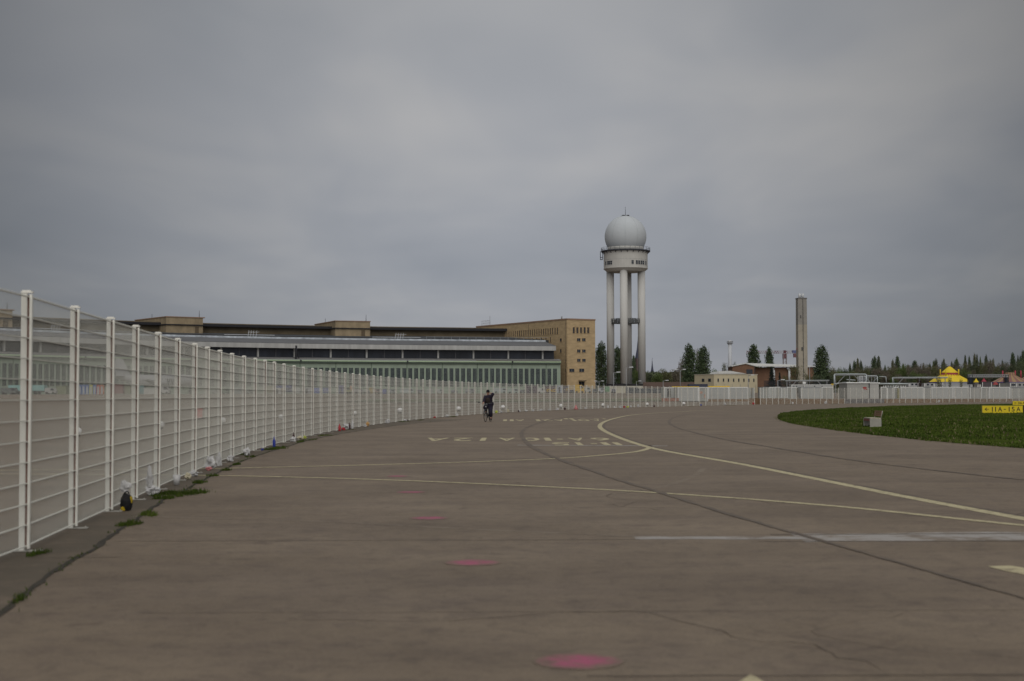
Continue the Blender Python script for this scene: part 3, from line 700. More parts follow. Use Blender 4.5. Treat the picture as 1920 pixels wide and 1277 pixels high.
# ================================================================= RADAR TOWER
TY = 540.0; tcx = P(1174.3, 700, TY).x
TWM = mat('tower_render', (0.47, 0.468, 0.452), 0.75, .07, .25, stretch=(1, 1, .25))
RAD = mat('radome_skin', (0.43, 0.46, 0.485), 0.85, .03, .3)
tw = empty('radar_tower', (tcx, TY, Z0), 0, 'tall white radar tower with a big white dome on four round columns', 'tower')
def tz(py, Y=TY): return P(1174, py, Y).z - Z0
pm = F / TY                                                # px per metre there
cr_, rad = 5.95, 1.44
zc = tz(511)
col = MB(); col.lathe([(rad, tz(720)), (rad, zc + 1.0)], n=28)
cm = None
for k in range(4):
    a = R(180 - 12 + 90 * k) ; o = col.build('column', TWM, tw) if cm is None else cm.copy()
    if cm is None: cm = o
    else: COL.objects.link(o)
    o.parent = tw; o.location = (cr_ * math.cos(a), cr_ * math.sin(a), 0)
b = MB(); b.box(-7.6, 7.6, -7.6, 7.6, -1, tz(724)); b.k = 1; b.box(-7.4, 7.4, -7.4, 7.4, tz(724) + .002, tz(720) - .002); b.k = 2; b.box(-1.5, 3.6, -7.75, -7.61, tz(737), tz(727)); b.build('plinth', [mat('plinth_concrete', (.42, .40, .34), .9, .12), EAVE, DARK], tw)
# head
za = tz(510); zb = tz(504.5); zd = tz(473)
b = MB(); b.lathe([(7.1, za), (8.45, zb), (8.45, zb + .1), (8.35, zb + .12), (8.35, zd)], n=48, smooth=False)
b.build('tower_head', mat('head_cladding', (.45, .445, .42), .7, .06, .4), tw)
b = MB()
for z in (zb + 3.2,): b.lathe([(8.37, z), (8.37, z + .06)], n=48)
b.build('joint_line', GREY, tw)
for px in (1136, 1139.5, 1142, 1145.3, 1184, 1192, 1196.7, 1201.3, 1205.3, 1210.3):
    sn = (px - 1174.3) / pm / 8.35; sn = max(-.985, min(.985, sn)); a = math.asin(sn); wv = .38 * (1.1 if px > 1180 else 1)
    q = MB(); Mx = Matrix.Rotation(a, 4, 'Z'); z0, z1 = tz(498.3), tz(491.6)
    q.k = 0; q.box(-wv, wv, -8.42, -8.36, z0, z1, Mx); q.k = 1
    for zz_ in (z0, (z0 + z1) / 2, z1): q.box(-wv - .05, wv + .05, -8.47, -8.43, zz_ - .06, zz_ + .06, Mx)
    q.build('window', [GLASS, GREY], tw)
# gallery
b = MB(); b.lathe([(8.5, zd - .05), (9.35, zd + .15), (9.35, zd + .45), (8.0, zd + .45)], n=48, smooth=False); b.k = 0
b.build('gallery', mat('gallery_steel', (.055, .06, .075), .6, .15), tw)
b = MB(); nR = 30
for k in range(nR):
    a = 2 * math.pi * k / nR; p = Vector((9.3 * math.cos(a), 9.3 * math.sin(a), zd + .45)); b.bar(p, p + Vector((0, 0, 1.15)), .045)
    a2 = 2 * math.pi * (k + 1) / nR; p2 = Vector((9.3 * math.cos(a2), 9.3 * math.sin(a2), zd + .45))
    for z in (.55, 1.12): b.bar(p + Vector((0, 0, z)), p2 + Vector((0, 0, z)), .035)
b.build('railing', mat('railing_steel', (.09, .095, .11), .6, .1), tw)
b = MB()
for k in range(24):
    a = 2 * math.pi * k / 24; b.bar((8.3 * math.cos(a), 8.3 * math.sin(a), zd - .7), (9.2 * math.cos(a), 9.2 * math.sin(a), zd + .1), .08)
b.build('bracket', DARK, tw)
b = MB()
for x in (-9.6, -8.75):
    for y in (-.5, .5): b.bar((x, y, tz(487)), (x, y, zd + .4), .06)
for z in (tz(487), tz(483)): b.box(-9.7, -8.7, -.6, .6, z, z + .14)
b.build('service_cage', DARK, tw)
# radome
rr_ = 78.3 / pm / 2; zcen = tz(405.0) - rr_; zbase = tz(465.5)
b = MB(); th0 = math.acos(max(-1, min(1, (zbase - zcen) / rr_)))
pf = [(rr_ * math.sin(th0 * (1 - i / 40)) if i < 40 else .01, zcen + rr_ * math.cos(th0 * (1 - i / 40))) for i in range(41)]
b.lathe(pf, n=64); dome = b.build('radome', RAD, tw)
b = MB()
for k in range(10):
    a = 2 * math.pi * (k + .35) / 10; pr_ = [(r * 1.0025 * math.cos(a), r * 1.0025 * math.sin(a), zcen + (z - zcen) * 1.0025) for r, z in pf]
    for p, q in zip(pr_, pr_[1:]): b.bar(p, q, .028)
b.build('panel_seam', mat('seam_grey', (.36, .39, .40), .6, .05), dome)
b = MB(); b.lathe([(6.9, zd + .45), (6.9, zbase + .35)], n=48); b.k = 1; b.lathe([(pf[0][0] + .12, zbase - .05), (pf[0][0] + .2, zbase + .35)], n=48); b.build('dome_ring', [mat('ring_cladding', (.42, .42, .40), .7, .1), DARK], tw)
b = MB(); zt_ = zcen + rr_; b.bar((0, 0, zt_ - .1), (0, 0, tz(387.5)), .10, n=6, w2=.5)
for x in (-1.0, -.5, .7, 1.2): b.box(x - .28, x + .28, -.3, .3, zt_ + .02, zt_ + .38)
b.bar((-1.6, 0, zt_), (1.4, 0, zt_ + .1), .06)
b.build('antenna', DARK, tw)
# mid gallery between the columns
zm0, zm1 = tz(606.5), tz(598)
b = MB(); n = 32; ri, ro = 3.9, 5.6
for k in range(n):
    a, a2 = 2 * math.pi * k / n, 2 * math.pi * (k + 1) / n
    def q3(r, t, z): return (r * math.cos(t), r * math.sin(t), z)
    b.prism([q3(ri, a, zm0), q3(ro, a, zm0), q3(ro, a2, zm0), q3(ri, a2, zm0)], (0, 0, .3))
    for r in (ri, ro):
        b.bar(q3(r, a, zm0 + .3), q3(r, a, zm1), .06)
        for z in (.45, .75, 1.0): b.bar(q3(r, a, zm0 + .3 + (zm1 - zm0 - .3) * z), q3(r, a2, zm0 + .3 + (zm1 - zm0 - .3) * z), .06)
    if k % 2: b.prism([q3(ro + .01, a, zm0 + .3), q3(ro + .03, a, zm0 + .3), q3(ro + .03, a2, zm0 + .3), q3(ro + .01, a2, zm0 + .3)], (0, 0, (zm1 - zm0) * .6))
b.build('walkway', mat('walkway_steel', (.085, .09, .095), .7, .15), tw)

# ================================================================= generic px-placed boxes
def pbox(b, x0, y0, x1, y1, Y, depth, dz=0):
    a = P(x0, y1, Y); c = P(x1, y0, Y); b.box(a.x, c.x, Y, Y + depth, a.z + dz, c.z); return b
def gz0(px, Y): p = P(px, 740, Y); return ter(p.x, Y)

# chimney (tall)
CY_ = 520; cc = P(1503.7, 700, CY_); b = MB(); zt = P(1503, 560.7, CY_).z; zmid = P(1503, 609, CY_).z
ch = empty('chimney', (cc.x, CY_, 0), R(3), 'tall square concrete chimney with paired steel flues', 'chimney')
def fr4(b, w0, w1, z0, z1): 
    n = len(b.v); b.v += [(sx * w0, sy * w0, z0) for sx, sy in ((-1, -1), (1, -1), (1, 1), (-1, 1))] + [(sx * w1, sy * w1, z1) for sx, sy in ((-1, -1), (1, -1), (1, 1), (-1, 1))]
    b._f((n, n + 3, n + 2, n + 1)); b._f((n + 4, n + 5, n + 6, n + 7))
    for i in range(4): j = (i + 1) % 4; b._f((n + i, n + j, n + 4 + j, n + 4 + i))
fr4(b, 1.72, 1.66, 1.5, zmid); b.k = 1; fr4(b, 1.66, 1.62, zmid + .01, zt); b.k = 2; b.box(-1.75, 1.75, -1.75, 1.75, zt + .01, zt + .35)
b.build('shaft', [mat('chimney_concrete', (.31, .285, .235), .9, .14, .3), mat('chimney_concrete_top', (.245, .235, .215), .9, .16, .3), mat('chimney_cap', (.15, .145, .14), .9, .1)], ch)
for x in (-.62, -.05, .62):
    b = MB(); b.bar((x, 0 if x != -.05 else .6, zt + .35), (x, 0 if x != -.05 else .6, P(1503, 550.5, CY_).z), .42 if abs(x) > .1 else .3, n=12); b.build('flue', STEEL, ch)
b = MB(); b.bar((.15, -1.8, 3), (.15, -1.76, zt), .07)
for z in [4 + i * 1.5 for i in range(int((zt - 5) / 1.5))]: b.box(0, .3, -1.86, -1.72, z, z + .1)
b.box(-.55, 0, -1.95, -1.73, 17.6, 18.7); b.box(-.8, -.55, -1.9, -1.7, zt - 7, zt - 6)
b.build('ladder', mat('ladder_steel', (.08, .08, .08), .7, .1), ch)
b = MB(); b.box(-1.95, -1.7, -.5, .5, 18, 18.25); b.box(1.7, 1.95, -.5, .5, 18, 18.25); b.build('warning_lamp', mat('lamp_red', (.4, .12, .1), .5, .1), ch)
# small flue
b = MB(); Y = 600; c = P(1369, 700, Y); z1 = P(1369, 638, Y).z; zp = P(1369, 643.6, Y).z
sf = empty('flue_stack', (c.x, Y, 0), 0, 'slim silver flue stack with a small crown platform', 'chimney')
b.lathe([(.82, 2), (.8, zp)], n=16); b.lathe([(.75, zp), (.75, z1)], n=12, sx=1.15); b.build('shaft', mat('flue_silver', (.44, .46, .49), .45, .08, .4), sf)
b = MB(); b.lathe([(.85, zp - .5), (1.25, zp - .1), (1.25, zp + .05)], n=16)
for k in range(12):
    a = k * math.pi / 6; b.bar((1.25 * math.cos(a), 1.25 * math.sin(a), zp), (1.25 * math.cos(a), 1.25 * math.sin(a), zp + .8), .04)
    a2 = a + math.pi / 6; b.bar((1.25 * math.cos(a), 1.25 * math.sin(a), zp + .8), (1.25 * math.cos(a2), 1.25 * math.sin(a2), zp + .8), .04)
b.build('platform', GREY, sf)

# cream low building
CREAM = mat('cream_render', (.46, .41, .29), .8, .07, .5)
def corner_building(name, label, cat, pl, pc, pr, ytl, yt, ytr, zb_, Yc, wallm):
    """pl|pc|pr pixel columns of left end, near corner, right end; y tops. returns root and a window fn"""
    zt = P(pc, yt, Yc).z
    def solve(px, py):
        d = ray(px, py); k = (zt - H) / d.z; return Vector((d.x * k, d.y * k))
    c = P(pc, 700, Yc); c = Vector((c.x, Yc)); r_ = solve(pr, ytr); v = (r_ - c).normalized(); wd = (r_ - c).length
    side = Vector((-v.y, v.x)); lo, hi = .5, 200
    for _ in range(50):
        m_ = (lo + hi) / 2; q = c + side * m_
        if proj((q.x, q.y, zt))[0] > pl: lo = m_
        else: hi = m_
    dp = lo; ro = empty(name, (c.x, c.y, zb_), math.atan2(v.y, v.x), label, cat)
    b = MB(); b.box(0, wd, 0, dp, -.5, zt - zb_); b.build('wall', wallm, ro); return ro, wd, dp, zt - zb_
cb, cw, cd, chh = corner_building('office_building', 'low cream building with a row of small dark windows', 'building', 1302, 1338.5, 1420, 703.2, 702.6, 703.0, 1.5, 430, CREAM)
b = MB(); b.box(-.1, cw + .1, -.1, cd + .1, chh + .002, chh + .22); b.build('coping', mat('cream_coping', (.40, .37, .30), .8, .08), cb)
for px in (617, 674, 728, 784, 840, 896, 950, 1005):
    x = (1240 + px / 5.803 - 1338.5) / (1420 - 1338.5) * cw; b = MB(); z1, z0 = P(1380, 709.6, 430).z - 1.5, P(1380, 715.8, 430).z - 1.5
    b.box(x - .24, x + .24, -.03, -.003, z0, z1); b.k = 1; b.box(x - .30, x + .30, -.08, -.003, z0 - .1, z0 - .003); b.build('window', [GLASS, CREAM], cb)
for f_ in (.45, .78):
    y = cd * (1 - f_); b = MB(); b.box(-.03, -.003, y - .7, y + .7, z0, z1); b.build('window', GLASS, cb)
b = MB()
for k in range(16): x = .8 + k * cw / 16.5; b.bar((x, -.1, 0), (x, -.1, 1.6 if k % 3 else 3.2), .03)
b.build('downpipe', GREY, cb)
# white roofed low hall behind it
b = MB(); Y = 520; a0 = P(1345, 702, Y); a1 = P(1398, 702, Y); pz = P(1350, 695.5, Y).z; z_ = a0.z
lh = empty('storage_hall', (a0.x, Y, 1.8), 0, 'low hall with white roof behind the cream building', 'building')
b.box(0, a1.x - a0.x, 0, 20, 0, z_ - 1.8 + .2); b.build('wall', ROOFD, lh)
b = MB(); w_ = a1.x - a0.x; b.prism([(-.4, -.5, z_ - 1.6), (w_ + .4, -.5, z_ - 1.6), (w_ * .45, -.5, pz - 1.8), (.8, -.5, pz - 1.9)], (0, 21, 0)); b.build('roof', mat('white_roof', (.52, .53, .52), .6, .06), lh)
# brown brick hall with gable
BRK = mat('brown_brick', (.165, .095, .062), .9, .12, .5)
WR = mat('pale_roof_sheet', (.50, .51, .50), .6, .06)
Y = 560; pL, pC, pR = P(1373.5, 700, Y), P(1415.8, 700, Y), P(1529.5, 700, Y)
zE = P(1415, 687.2, Y).z; zPk = P(1398, 681.8, Y).z
bh = empty('brick_hall', (pL.x, Y, 1.8), 0, 'brown brick hall with a long pale roof and gable end', 'building')
w1 = pC.x - pL.x; w2 = pR.x - pL.x; e_ = zE - 1.8; pk = zPk - 1.8
b = MB(); b.prism([(0, 0, 0), (w1, 0, 0), (w1, 0, e_), (w1 * .58, 0, pk - .15), (0, 0, e_ - .1)], (0, 12, 0)); b.box(w1 + .02, w2, 3, 30, 0, e_ - .3); b.build('wall', BRK, bh)
b = MB(); b.prism([(-.4, -.4, e_ - .05), (w1 * .58, -.4, pk - .1), (w1 * .58, -.4, pk + .2), (-.4, -.4, e_ + .25)], (0, 12, 0))
n = len(b.v); ys_, ye = -.4, 12
b.v += [(w1 * .58, ys_, pk - .1), (w1 * .58, ys_, pk + .22), (w1 + .4, ys_, e_ + .3), (w1 + .4, ys_, e_ - .02), (w1 * .58 + 1, ye, pk + .3), (w2 + .6, 2.4, e_ - .28), (w2 + .6, 2.4, e_ + .1), (w2 - 4, 14, pk - .2)]
b._f((n, n + 1, n + 2, n + 3)); b._f((n + 1, n + 4, n + 7, n + 6)); b._f((n + 1, n + 6, n + 2)); b._f((n + 2, n + 6, n + 5, n + 3)); b.build('roof', WR, bh)
b = MB(); za_, zb2 = P(1405, 692.5, Y).z - 1.8, P(1405, 701, Y).z - 1.8; xa = P(1399.5, 700, Y).x - pL.x; xb = P(1411, 700, Y).x - pL.x; b.box(xa, xb, -.06, -.004, zb2, za_); b.build('window', GLASS, bh)
b = MB(); b.bar((w1 - .15, -.15, 0), (w1 - .15, -.15, e_), .13, n=6); b.build('downpipe', DARK, bh)
for px in (1453, 1482):
    b = MB(); x = P(px, 700, Y).x - pL.x; zt = P(px, 689.5, Y).z - 1.8; zz0 = P(px, 703, Y).z - 1.8
    b.bar((x, 2.2, zz0 - 4), (x, 2.2, zt - .8), .45, n=10); b.bar((x, 2.2, zt - .8), (x - .8, 2.2, zt), .45, n=10); b.build('vent_duct', STEEL, bh)
# tower crane
Y = 760; c = P(1471.8, 700, Y); zj = P(1471, 662.5, Y).z; x0 = P(1399.5, 700, Y).x - c.x; x1 = P(1495, 700, Y).x - c.x; zt = P(1471, 659, Y).z
REDC = mat('crane_red', (.15, .07, .08), .6, .1); WHC = mat('crane_white', (.30, .28, .29), .6, .1)
kr = empty('tower_crane', (c.x, Y, 0), 0, 'red and white tower crane above the hall roof', 'crane')
b = MB(); 
for sx in (-.8, .8):
    for sy in (-.8, .8): b.bar((sx, sy, 2), (sx, sy, zj), .16)
for i in range(12):
    z = 2 + i * (zj - 2) / 12; b.bar((-.8, -.8, z), (.8, -.8, z + (zj - 2) / 12), .1)
b.build('mast', WHC, kr)
b = MB(); ns = 22
for i in range(ns):
    xa = x0 + (x1 - x0) * i / ns; xb = x0 + (x1 - x0) * (i + 1) / ns; b.k = (i // 2) % 2
    b.bar((xa, -.6, zj), (xb, -.6, zj), .08); b.bar((xa, .6, zj), (xb, .6, zj), .08); b.bar((xa, 0, zj + 1.3), (xb, 0, zj + 1.3), .08); b.bar((xa, -.6, zj), ((xa + xb) / 2, 0, zj + 1.3), .09); b.bar(((xa + xb) / 2, 0, zj + 1.3), (xb, -.6, zj), .09)
b.build('jib', [REDC, WHC], kr)
b = MB(); b.box(-1.1, .8, -.9, .9, zj - 2.8, zj - .3); b.bar((0, 0, zj), (0, 0, zt + .6), .5); b.build('cab', REDC, kr)
b = MB(); b.box(x1 - 2, x1 + .3, -.8, .8, zj - 2.2, zj - .2); b.build('counterweight', REDC, kr)
b = MB(); b.box(4, 10, -.8, .8, zj + .2, zj + 1.6); b.build('winch', mat('crane_blue', (.10, .12, .24), .6, .1), kr)
# churches
SP = mat('slate_spire', (.05, .055, .085), .8, .15)
def church(px, tip, base, half, Y, label, lower=None):
    c = P(px, 700, Y); zt = P(px, tip, Y).z; zb_ = P(px, base, Y).z; hw = half * Y / F
    r_ = empty('church', (c.x, Y, 0), R(20), label, 'church')
    b = MB(); b.lathe([(hw, zb_), (hw * .45, zb_ + (zt - zb_) * .45), (.12, zt)], n=8, smooth=False); b.bar((0, 0, zt - .5), (0, 0, zt + (zt - zb_) * .12), .12); b.build('spire', SP, r_)
    b = MB(); b.box(-hw * .8, hw * .8, -hw * .8, hw * .8, 1, zb_ - .01); b.box(-hw * .8, hw * .8, hw * .81, hw * 7, 1, zb_ * .45); b.build('tower', mat('church_brick', (.10, .075, .075), .9, .1), r_)
church(1196.5, 636, 672, 6, 1100, 'dark slender church spire seen between the right columns of the tower')
church(1223, 674, 698, 3.2, 1300, 'small pointed church spire just right of the radar tower')

# ================================================================= CONTAINERS, SHEDS AND PIPES BEHIND THE RIGHT FENCE
CONT = mat('container_white', (.36, .37, .365), .6, .05, .3, stretch=(1, 1, .3))
CONT2 = mat('container_stained', (.29, .295, .285), .7, .18, .5, stretch=(2, 2, .25))
BASE = mat('brown_timber_base', (.20, .125, .07), .9, .22, .7, stretch=(.3, 1, 1))
def ribs(b, x0, x1, y, z0, z1, st=.28):
    x = x0 + .1
    while x < x1 - .1: b.box(x, x + .12, y - .05, y - .003, z0 + .12, z1 - .12); x += st
def container(name, x0, y0, x1, y1, Y, label, m=CONT, depth=2.5, group=None, cat='container', rib=True, roofm=None, z0=None):
    a = P(x0, y1, Y); c = P(x1, y0, Y); o = empty(name, (a.x, Y, 0), 0, label, cat, group)
    zb_ = a.z if z0 is None else z0; w_ = c.x - a.x; b = MB(); b.box(0, w_, 0, depth, zb_, c.z)
    if rib: ribs(b, 0, w_, 0, zb_, c.z)
    b.build('wall', m, o)
    b = MB(); b.box(-.04, w_ + .04, -.07, depth + .05, c.z + .002, c.z + .14); b.build('roof', roofm or WHITE, o)
    b = MB()
    for x in (-.03, w_ - .09): b.box(x, x + .12, -.09, -.004, zb_, c.z)
    b.build('corner_post', WHITE, o)
    return o
# row left of the gap (standing in front of the grass verge end)
YC = 262
o = container('site_container', 1246, 727.4, 1270, 747, YC + 8, 'short white container at the left end, with a dark doorway', depth=6)
b = MB(); x = P(1251, 740, YC).x - P(1246, 740, YC).x; b.box(x, x + .7, -.1, -.075, P(0, 747, YC).z * 0 + P(1250, 745, YC + 8).z, P(1250, 729, YC + 8).z); b.build('door', DARK, o)
lab = ['white ribbed container under the yellow strip, reaching lowest to the ground', 'white container with a taped door beside the yellow strip', 'plain white container fourth from the left behind the fence', 'white container next to the fence gap, right of the plain one']
for i, (x0, x1, yb) in enumerate(((1271, 1309, 752.5), (1310, 1327, 752.5), (1328, 1366, 748.5), (1367, 1402, 748.5))):
    o = container('site_container', x0, 727.2, x1, yb, YC + (0 if i < 2 else 6), lab[i], CONT if i != 1 else CONT2, group='white site containers behind the fence', depth=6)
    if i == 1: b = MB(); b.box(1.0, 1.3, -.09, -.06, .9, 1.6); b.box(.2, .7, -.09, -.06, 1.7, 2.1); b.build('notice', mat('notice_orange', (.4, .22, .16), .8, .2), o)
YEL = mat('yellow_tarp', (.55, .36, .02), .7, .12)
b = MB(); pbox(b, 1261, 724.4, 1311, 727, YC + 9, 2.0); tag(b.build('roof_strip', YEL), 'long thin yellow awning edge on the left containers', 'awning')
b = MB(); pbox(b, 1329, 723.8, 1368, 726.6, YC + 11, 2.0); tag(b.build('roof_strip', YEL), 'second shorter yellow awning edge above the middle containers', 'awning')
b = MB(); pbox(b, 1241, 746.5, 1273, 752.5, YC - 1, .4); tag(b.build('low_wall', mat('red_brick_low', (.24, .10, .065), .9, .2, 2)), 'low reddish wall in front of the leftmost container', 'wall')
b = MB(); pbox(b, 1327, 748.2, 1425, 755, YC + 3, .5); tag(b.build('low_wall', BASE), 'brown timber base under the containers left of the gap', 'wall')
for i, (x0, x1) in enumerate(((1404, 1408), (1411, 1414), (1424, 1430))):
    b = MB(); pbox(b, x0, 727, x1, 748, YC + 14, 1.2); tag(b.build('gate_pillar', CONT2), ('narrow pale pillar left of the fence gap', 'thinner pale pillar close to the fence gap', 'pale pillar just right of the fence gap')[i], 'pillar')
YC2 = 292
spec = [(1431, 1441, CONT2), (1443, 1452, CONT), (1454, 1463, CONT2), (1465, 1474, CONT), (1476, 1482, CONT2), (1484, 1493, CONT), (1502, 1540, CONT), (1541, 1562, CONT2), (1652, 1662, CONT2), (1664, 1674, CONT2), (1676, 1684, CONT2), (1689, 1731, CONT), (1733, 1745, CONT2), (1747, 1786, CONT), (1788, 1817, CONT), (1819, 1838, CONT2), (1840, 1853, CONT2), (1855, 1893, CONT), (1895, 1932, CONT2)]
for i, (x0, x1, mm) in enumerate(spec):
    nar = x1 - x0 < 16
    container('site_container', x0, 727.0 + random.uniform(-.3, .3), x1, 747.6 + (1.5 if x0 < 1500 else 0), YC2 + (.0 if i % 2 else .35), ('narrow end-on' if nar else 'broadside') + ' pale container, ' + ordn(i) + ' from the gap towards the right edge', mm, depth=6 if nar else 2.5, group='pale containers right of the gap', roofm=WHITE if i % 3 else GREY)
def fence_wall(x0, x1, yt, off, m_, label):
    n = max(4, int((x1 - x0) / 8)); b = MB(); pts = []
    for i in range(n + 1):
        px = x0 + (x1 - x0) * i / n; p, d = fpos(px); q = p + Vector((-d.y, d.x, 0)) * off; k = q.y; pts.append((q, Vector((-d.y, d.x, 0)), P(px, yt, q.y).z))
    for (p, nn, z), (p2, n2, z2) in zip(pts, pts[1:]): b.prism([(p.x, p.y, -.05), (p2.x, p2.y, -.05), (p2.x + n2.x * .3, p2.y + n2.y * .3, -.05), (p.x + nn.x * .3, p.y + nn.y * .3, -.05)], (0, 0, z + .05))
    tag(b.build('low_wall', m_), label, 'wall')
for (x0, x1, yt, lab_, mm) in ((1426, 1493, 746.8, 'brown timber base under the narrow containers right of the gap', BASE), (1494, 1598, 748, 'brown timber base between the narrow containers and the grey shed', BASE), (1599, 1673, 748.2, 'grey stone base under the big pale shed', mat('grey_base', (.12, .115, .12), .9, .2, 1)), (1674, 1915, 748.0, 'long brown timber base right of the big pale shed', BASE)):
    fence_wall(x0, x1, yt, 1.6, mm, lab_)
# row of small dark vents on white boxes, white vent boxes 1484..1560 y 722..727
o = container('plant_box', 1484, 722.3, 1562, 727.5, YC2 + 12, 'long pale plant box with small dark openings above the containers', CONT, rib=False, cat='plant box')
for px in (1486.5, 1491, 1495, 1500, 1514, 1534, 1548):
    b = MB(); a = P(px, 724.8, YC2 + 12).x - P(1484, 0, YC2 + 12).x; z_ = P(px, 724.2, YC2 + 12).z; b.box(a, a + .22, -.03, -.004, z_ - .12, z_ + .1); b.build('vent', DARK, o)
# big pale shed
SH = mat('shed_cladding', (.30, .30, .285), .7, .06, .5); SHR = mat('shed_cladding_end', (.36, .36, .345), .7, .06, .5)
Y = YC2 + .2; a = P(1588.5, 747.5, Y); c = P(1629.6, 718.6, Y); e_ = P(1648, 719, Y)
o = empty('shed', (a.x, Y, 0), 0, 'tall pale grey shed rising above the container row with a red emblem', 'shed')
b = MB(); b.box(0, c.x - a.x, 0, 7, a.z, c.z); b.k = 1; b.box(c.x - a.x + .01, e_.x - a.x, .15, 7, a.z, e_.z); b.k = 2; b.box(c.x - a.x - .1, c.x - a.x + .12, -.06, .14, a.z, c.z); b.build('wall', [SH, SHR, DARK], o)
b = MB(); b.box(-.15, c.x - a.x + .1, -.2, 7.2, c.z + .002, c.z + .22); b.box(c.x - a.x + .12, e_.x - a.x + .2, .0, 7.2, e_.z + .002, e_.z + .2); b.build('roof', WHITE, o)
p_ = P(1621.5, 728, Y).x - a.x; z_ = P(1621, 728, Y).z; b = MB(); b.poly([(p_ + math.cos(t) * (.38 + .1 * math.sin(3 * t)), -.02, z_ + math.sin(t) * .30) for t in [i * .35 for i in range(18)]][::1]); b.poly([(p_ + .2 + math.cos(t) * .35, -.016, z_ - .22 + math.sin(t) * .13) for t in [i * .35 for i in range(18)]]); b.build('emblem', mat('emblem_red', (.28, .03, .03), .7, .1), o)
# overhead pipes
PIPE = mat('pipe_cladding', (.40, .44, .45), .4, .1, .6)
def pipe_run(pts, r, Y, label, frame=False):
    o = empty('overhead_pipe', (P(pts[0][0], 0, Y).x, Y, 0), 0, label, 'pipe', 'overhead pipes')
    b = MB(); L_ = [P(x, y, Y) - o.location for x, y in pts]; b.tube(L_, r, 10)
    for p in L_: b.lathe([(.01, -r), (r * .8, -r * .6), (r, 0), (r * .8, r * .6), (.01, r)], p, n=10)
    b.build('pipe', PIPE, o)
    if frame:
        b = MB(); x0 = L_[0].x; x1 = L_[-1].x; zt = max(p.z for p in L_); n = max(2, int((x1 - x0) / 4.5))
        for i in range(n + 1):
            x = x0 + .4 + (x1 - x0 - .8) * i / n; b.bar((x, .6, 1), (x, .6, zt - r), .07)
        b.bar((x0, .6, zt - r - .1), (x1, .6, zt - r - .1), .08); b.bar((x0 + .4, .6, zt - 2.4), (x0 + 2.5, .6, zt - r - .1), .06); b.bar((x1 - .4, .6, zt - 2.4), (x1 - 2.5, .6, zt - r - .1), .06)
        b.build('support', GREY, o)
Y = YC2 + 15
pipe_run([(1564.3, 722), (1564.3, 703), (1566, 701.6), (1622.5, 701.6), (1624.5, 703), (1624.5, 722)], .11 * 1.1, Y, 'tallest squared pipe loop above the pale shed', True)
pipe_run([(1626, 704.6), (1643, 704.6), (1645, 706), (1645, 720)], .10, Y + 2, 'second lower pipe loop to the right of the tallest one', True)
pipe_run([(1649, 706), (1661, 706.6), (1662, 716)], .08, Y + 3, 'small thin pipe loop beside the second one', False)
pipe_run([(1673.6, 717), (1673.6, 708.4), (1675, 707.8), (1777, 707.3)], .09, Y + 4, 'long level pipe running right to the circus tent', True)
pipe_run([(1564, 719.5), (1577, 719), (1580, 717.4), (1600, 717)], .10, Y - 3, 'short low pipe left of the pale shed', False)
pipe_run([(1648.5, 719.6), (1702, 719.8)], .17, Y - 2, 'low thick pipe right of the pale shed', False)
pipe_run([(1473, 713.2), (1555, 712.8)], .05, Y + 6, 'thin high rail in front of the tall chimney', True)
pipe_run([(1588, 711.9), (1603.5, 713)], .12, Y + 1, 'short bright pipe piece above the shed roof', False)
# grey tank cluster 1609..1625
o = empty('switch_cabinet', (P(1609, 0, Y).x, Y + 3, 0), 0, 'grey lattice switchgear cabinet inside the tallest pipe loop', 'cabinet')
b = MB(); a = P(1609, 716, Y + 3); c = P(1623, 705.5, Y + 3); 
for i in range(6): x = (c.x - a.x) * i / 5; b.bar((x, 0, a.z - 2), (x, 0, c.z), .07); b.bar((x, 1.2, a.z - 2), (x, 1.2, c.z), .07)
for z in (a.z, (a.z + c.z) / 2, c.z): b.bar((0, 0, z), (c.x - a.x, 0, z), .07)
b.k = 1; b.box(.1, c.x - a.x - .1, .2, 1.0, a.z - 1.5, c.z - .3)
b.build('frame', [STEEL, mat('switch_grey', (.13, .14, .16), .7, .2)], o)
# small signs, yellow boxes
for (x0, y0, x1, y1, YY, mm, lab_, nm, ct) in ((1505.3, 715.6, 1510.8, 719.8, YC2 + 10, WHITE, 'small white board in front of the tall chimney', 'notice_board', 'board'), (1558.5, 719.3, 1563, 721.8, YC2 + 8, YEL, 'small yellow box left of the pipe loop', 'yellow_box', 'box'), (1583, 721, 1585.5, 726, YC2 + 6, YEL, 'tiny yellow panel left of the pale shed', 'warning_board', 'board'), (1683, 728, 1687, 747, YC2 - .4, mat('olive_door', (.20, .19, .09), .8, .1), 'narrow olive door panel between pale containers', 'door_panel', 'panel')):
    b = MB(); pbox(b, x0, y0, x1, y1, YY, .2); 
    if YY > YC2 + 5: a = P((x0 + x1) / 2, y1, YY); b.bar((a.x, YY + .1, 1), (a.x, YY + .1, a.z - .002), .05)
    tag(b.build(nm, mm), lab_, ct)
# dark palisade behind the containers left of the chimney
o = empty('steel_fence', (0, 0, 0), 0, 'dark steel palisade fence in front of the brick hall', 'fence'); Y = 350; b = MB()
for i in range(64):
    p = P(1433 + i * 2, 720, Y); b.bar((p.x, Y, 1), (p.x, Y, P(1433, 713.6, Y).z), .05)
a = P(1433, 0, Y).x; c = P(1560, 0, Y).x
for z in (2.2, 4.2): b.bar((a, Y, z), (c, Y, z), .05)
b.build('palisade', DARK, o)
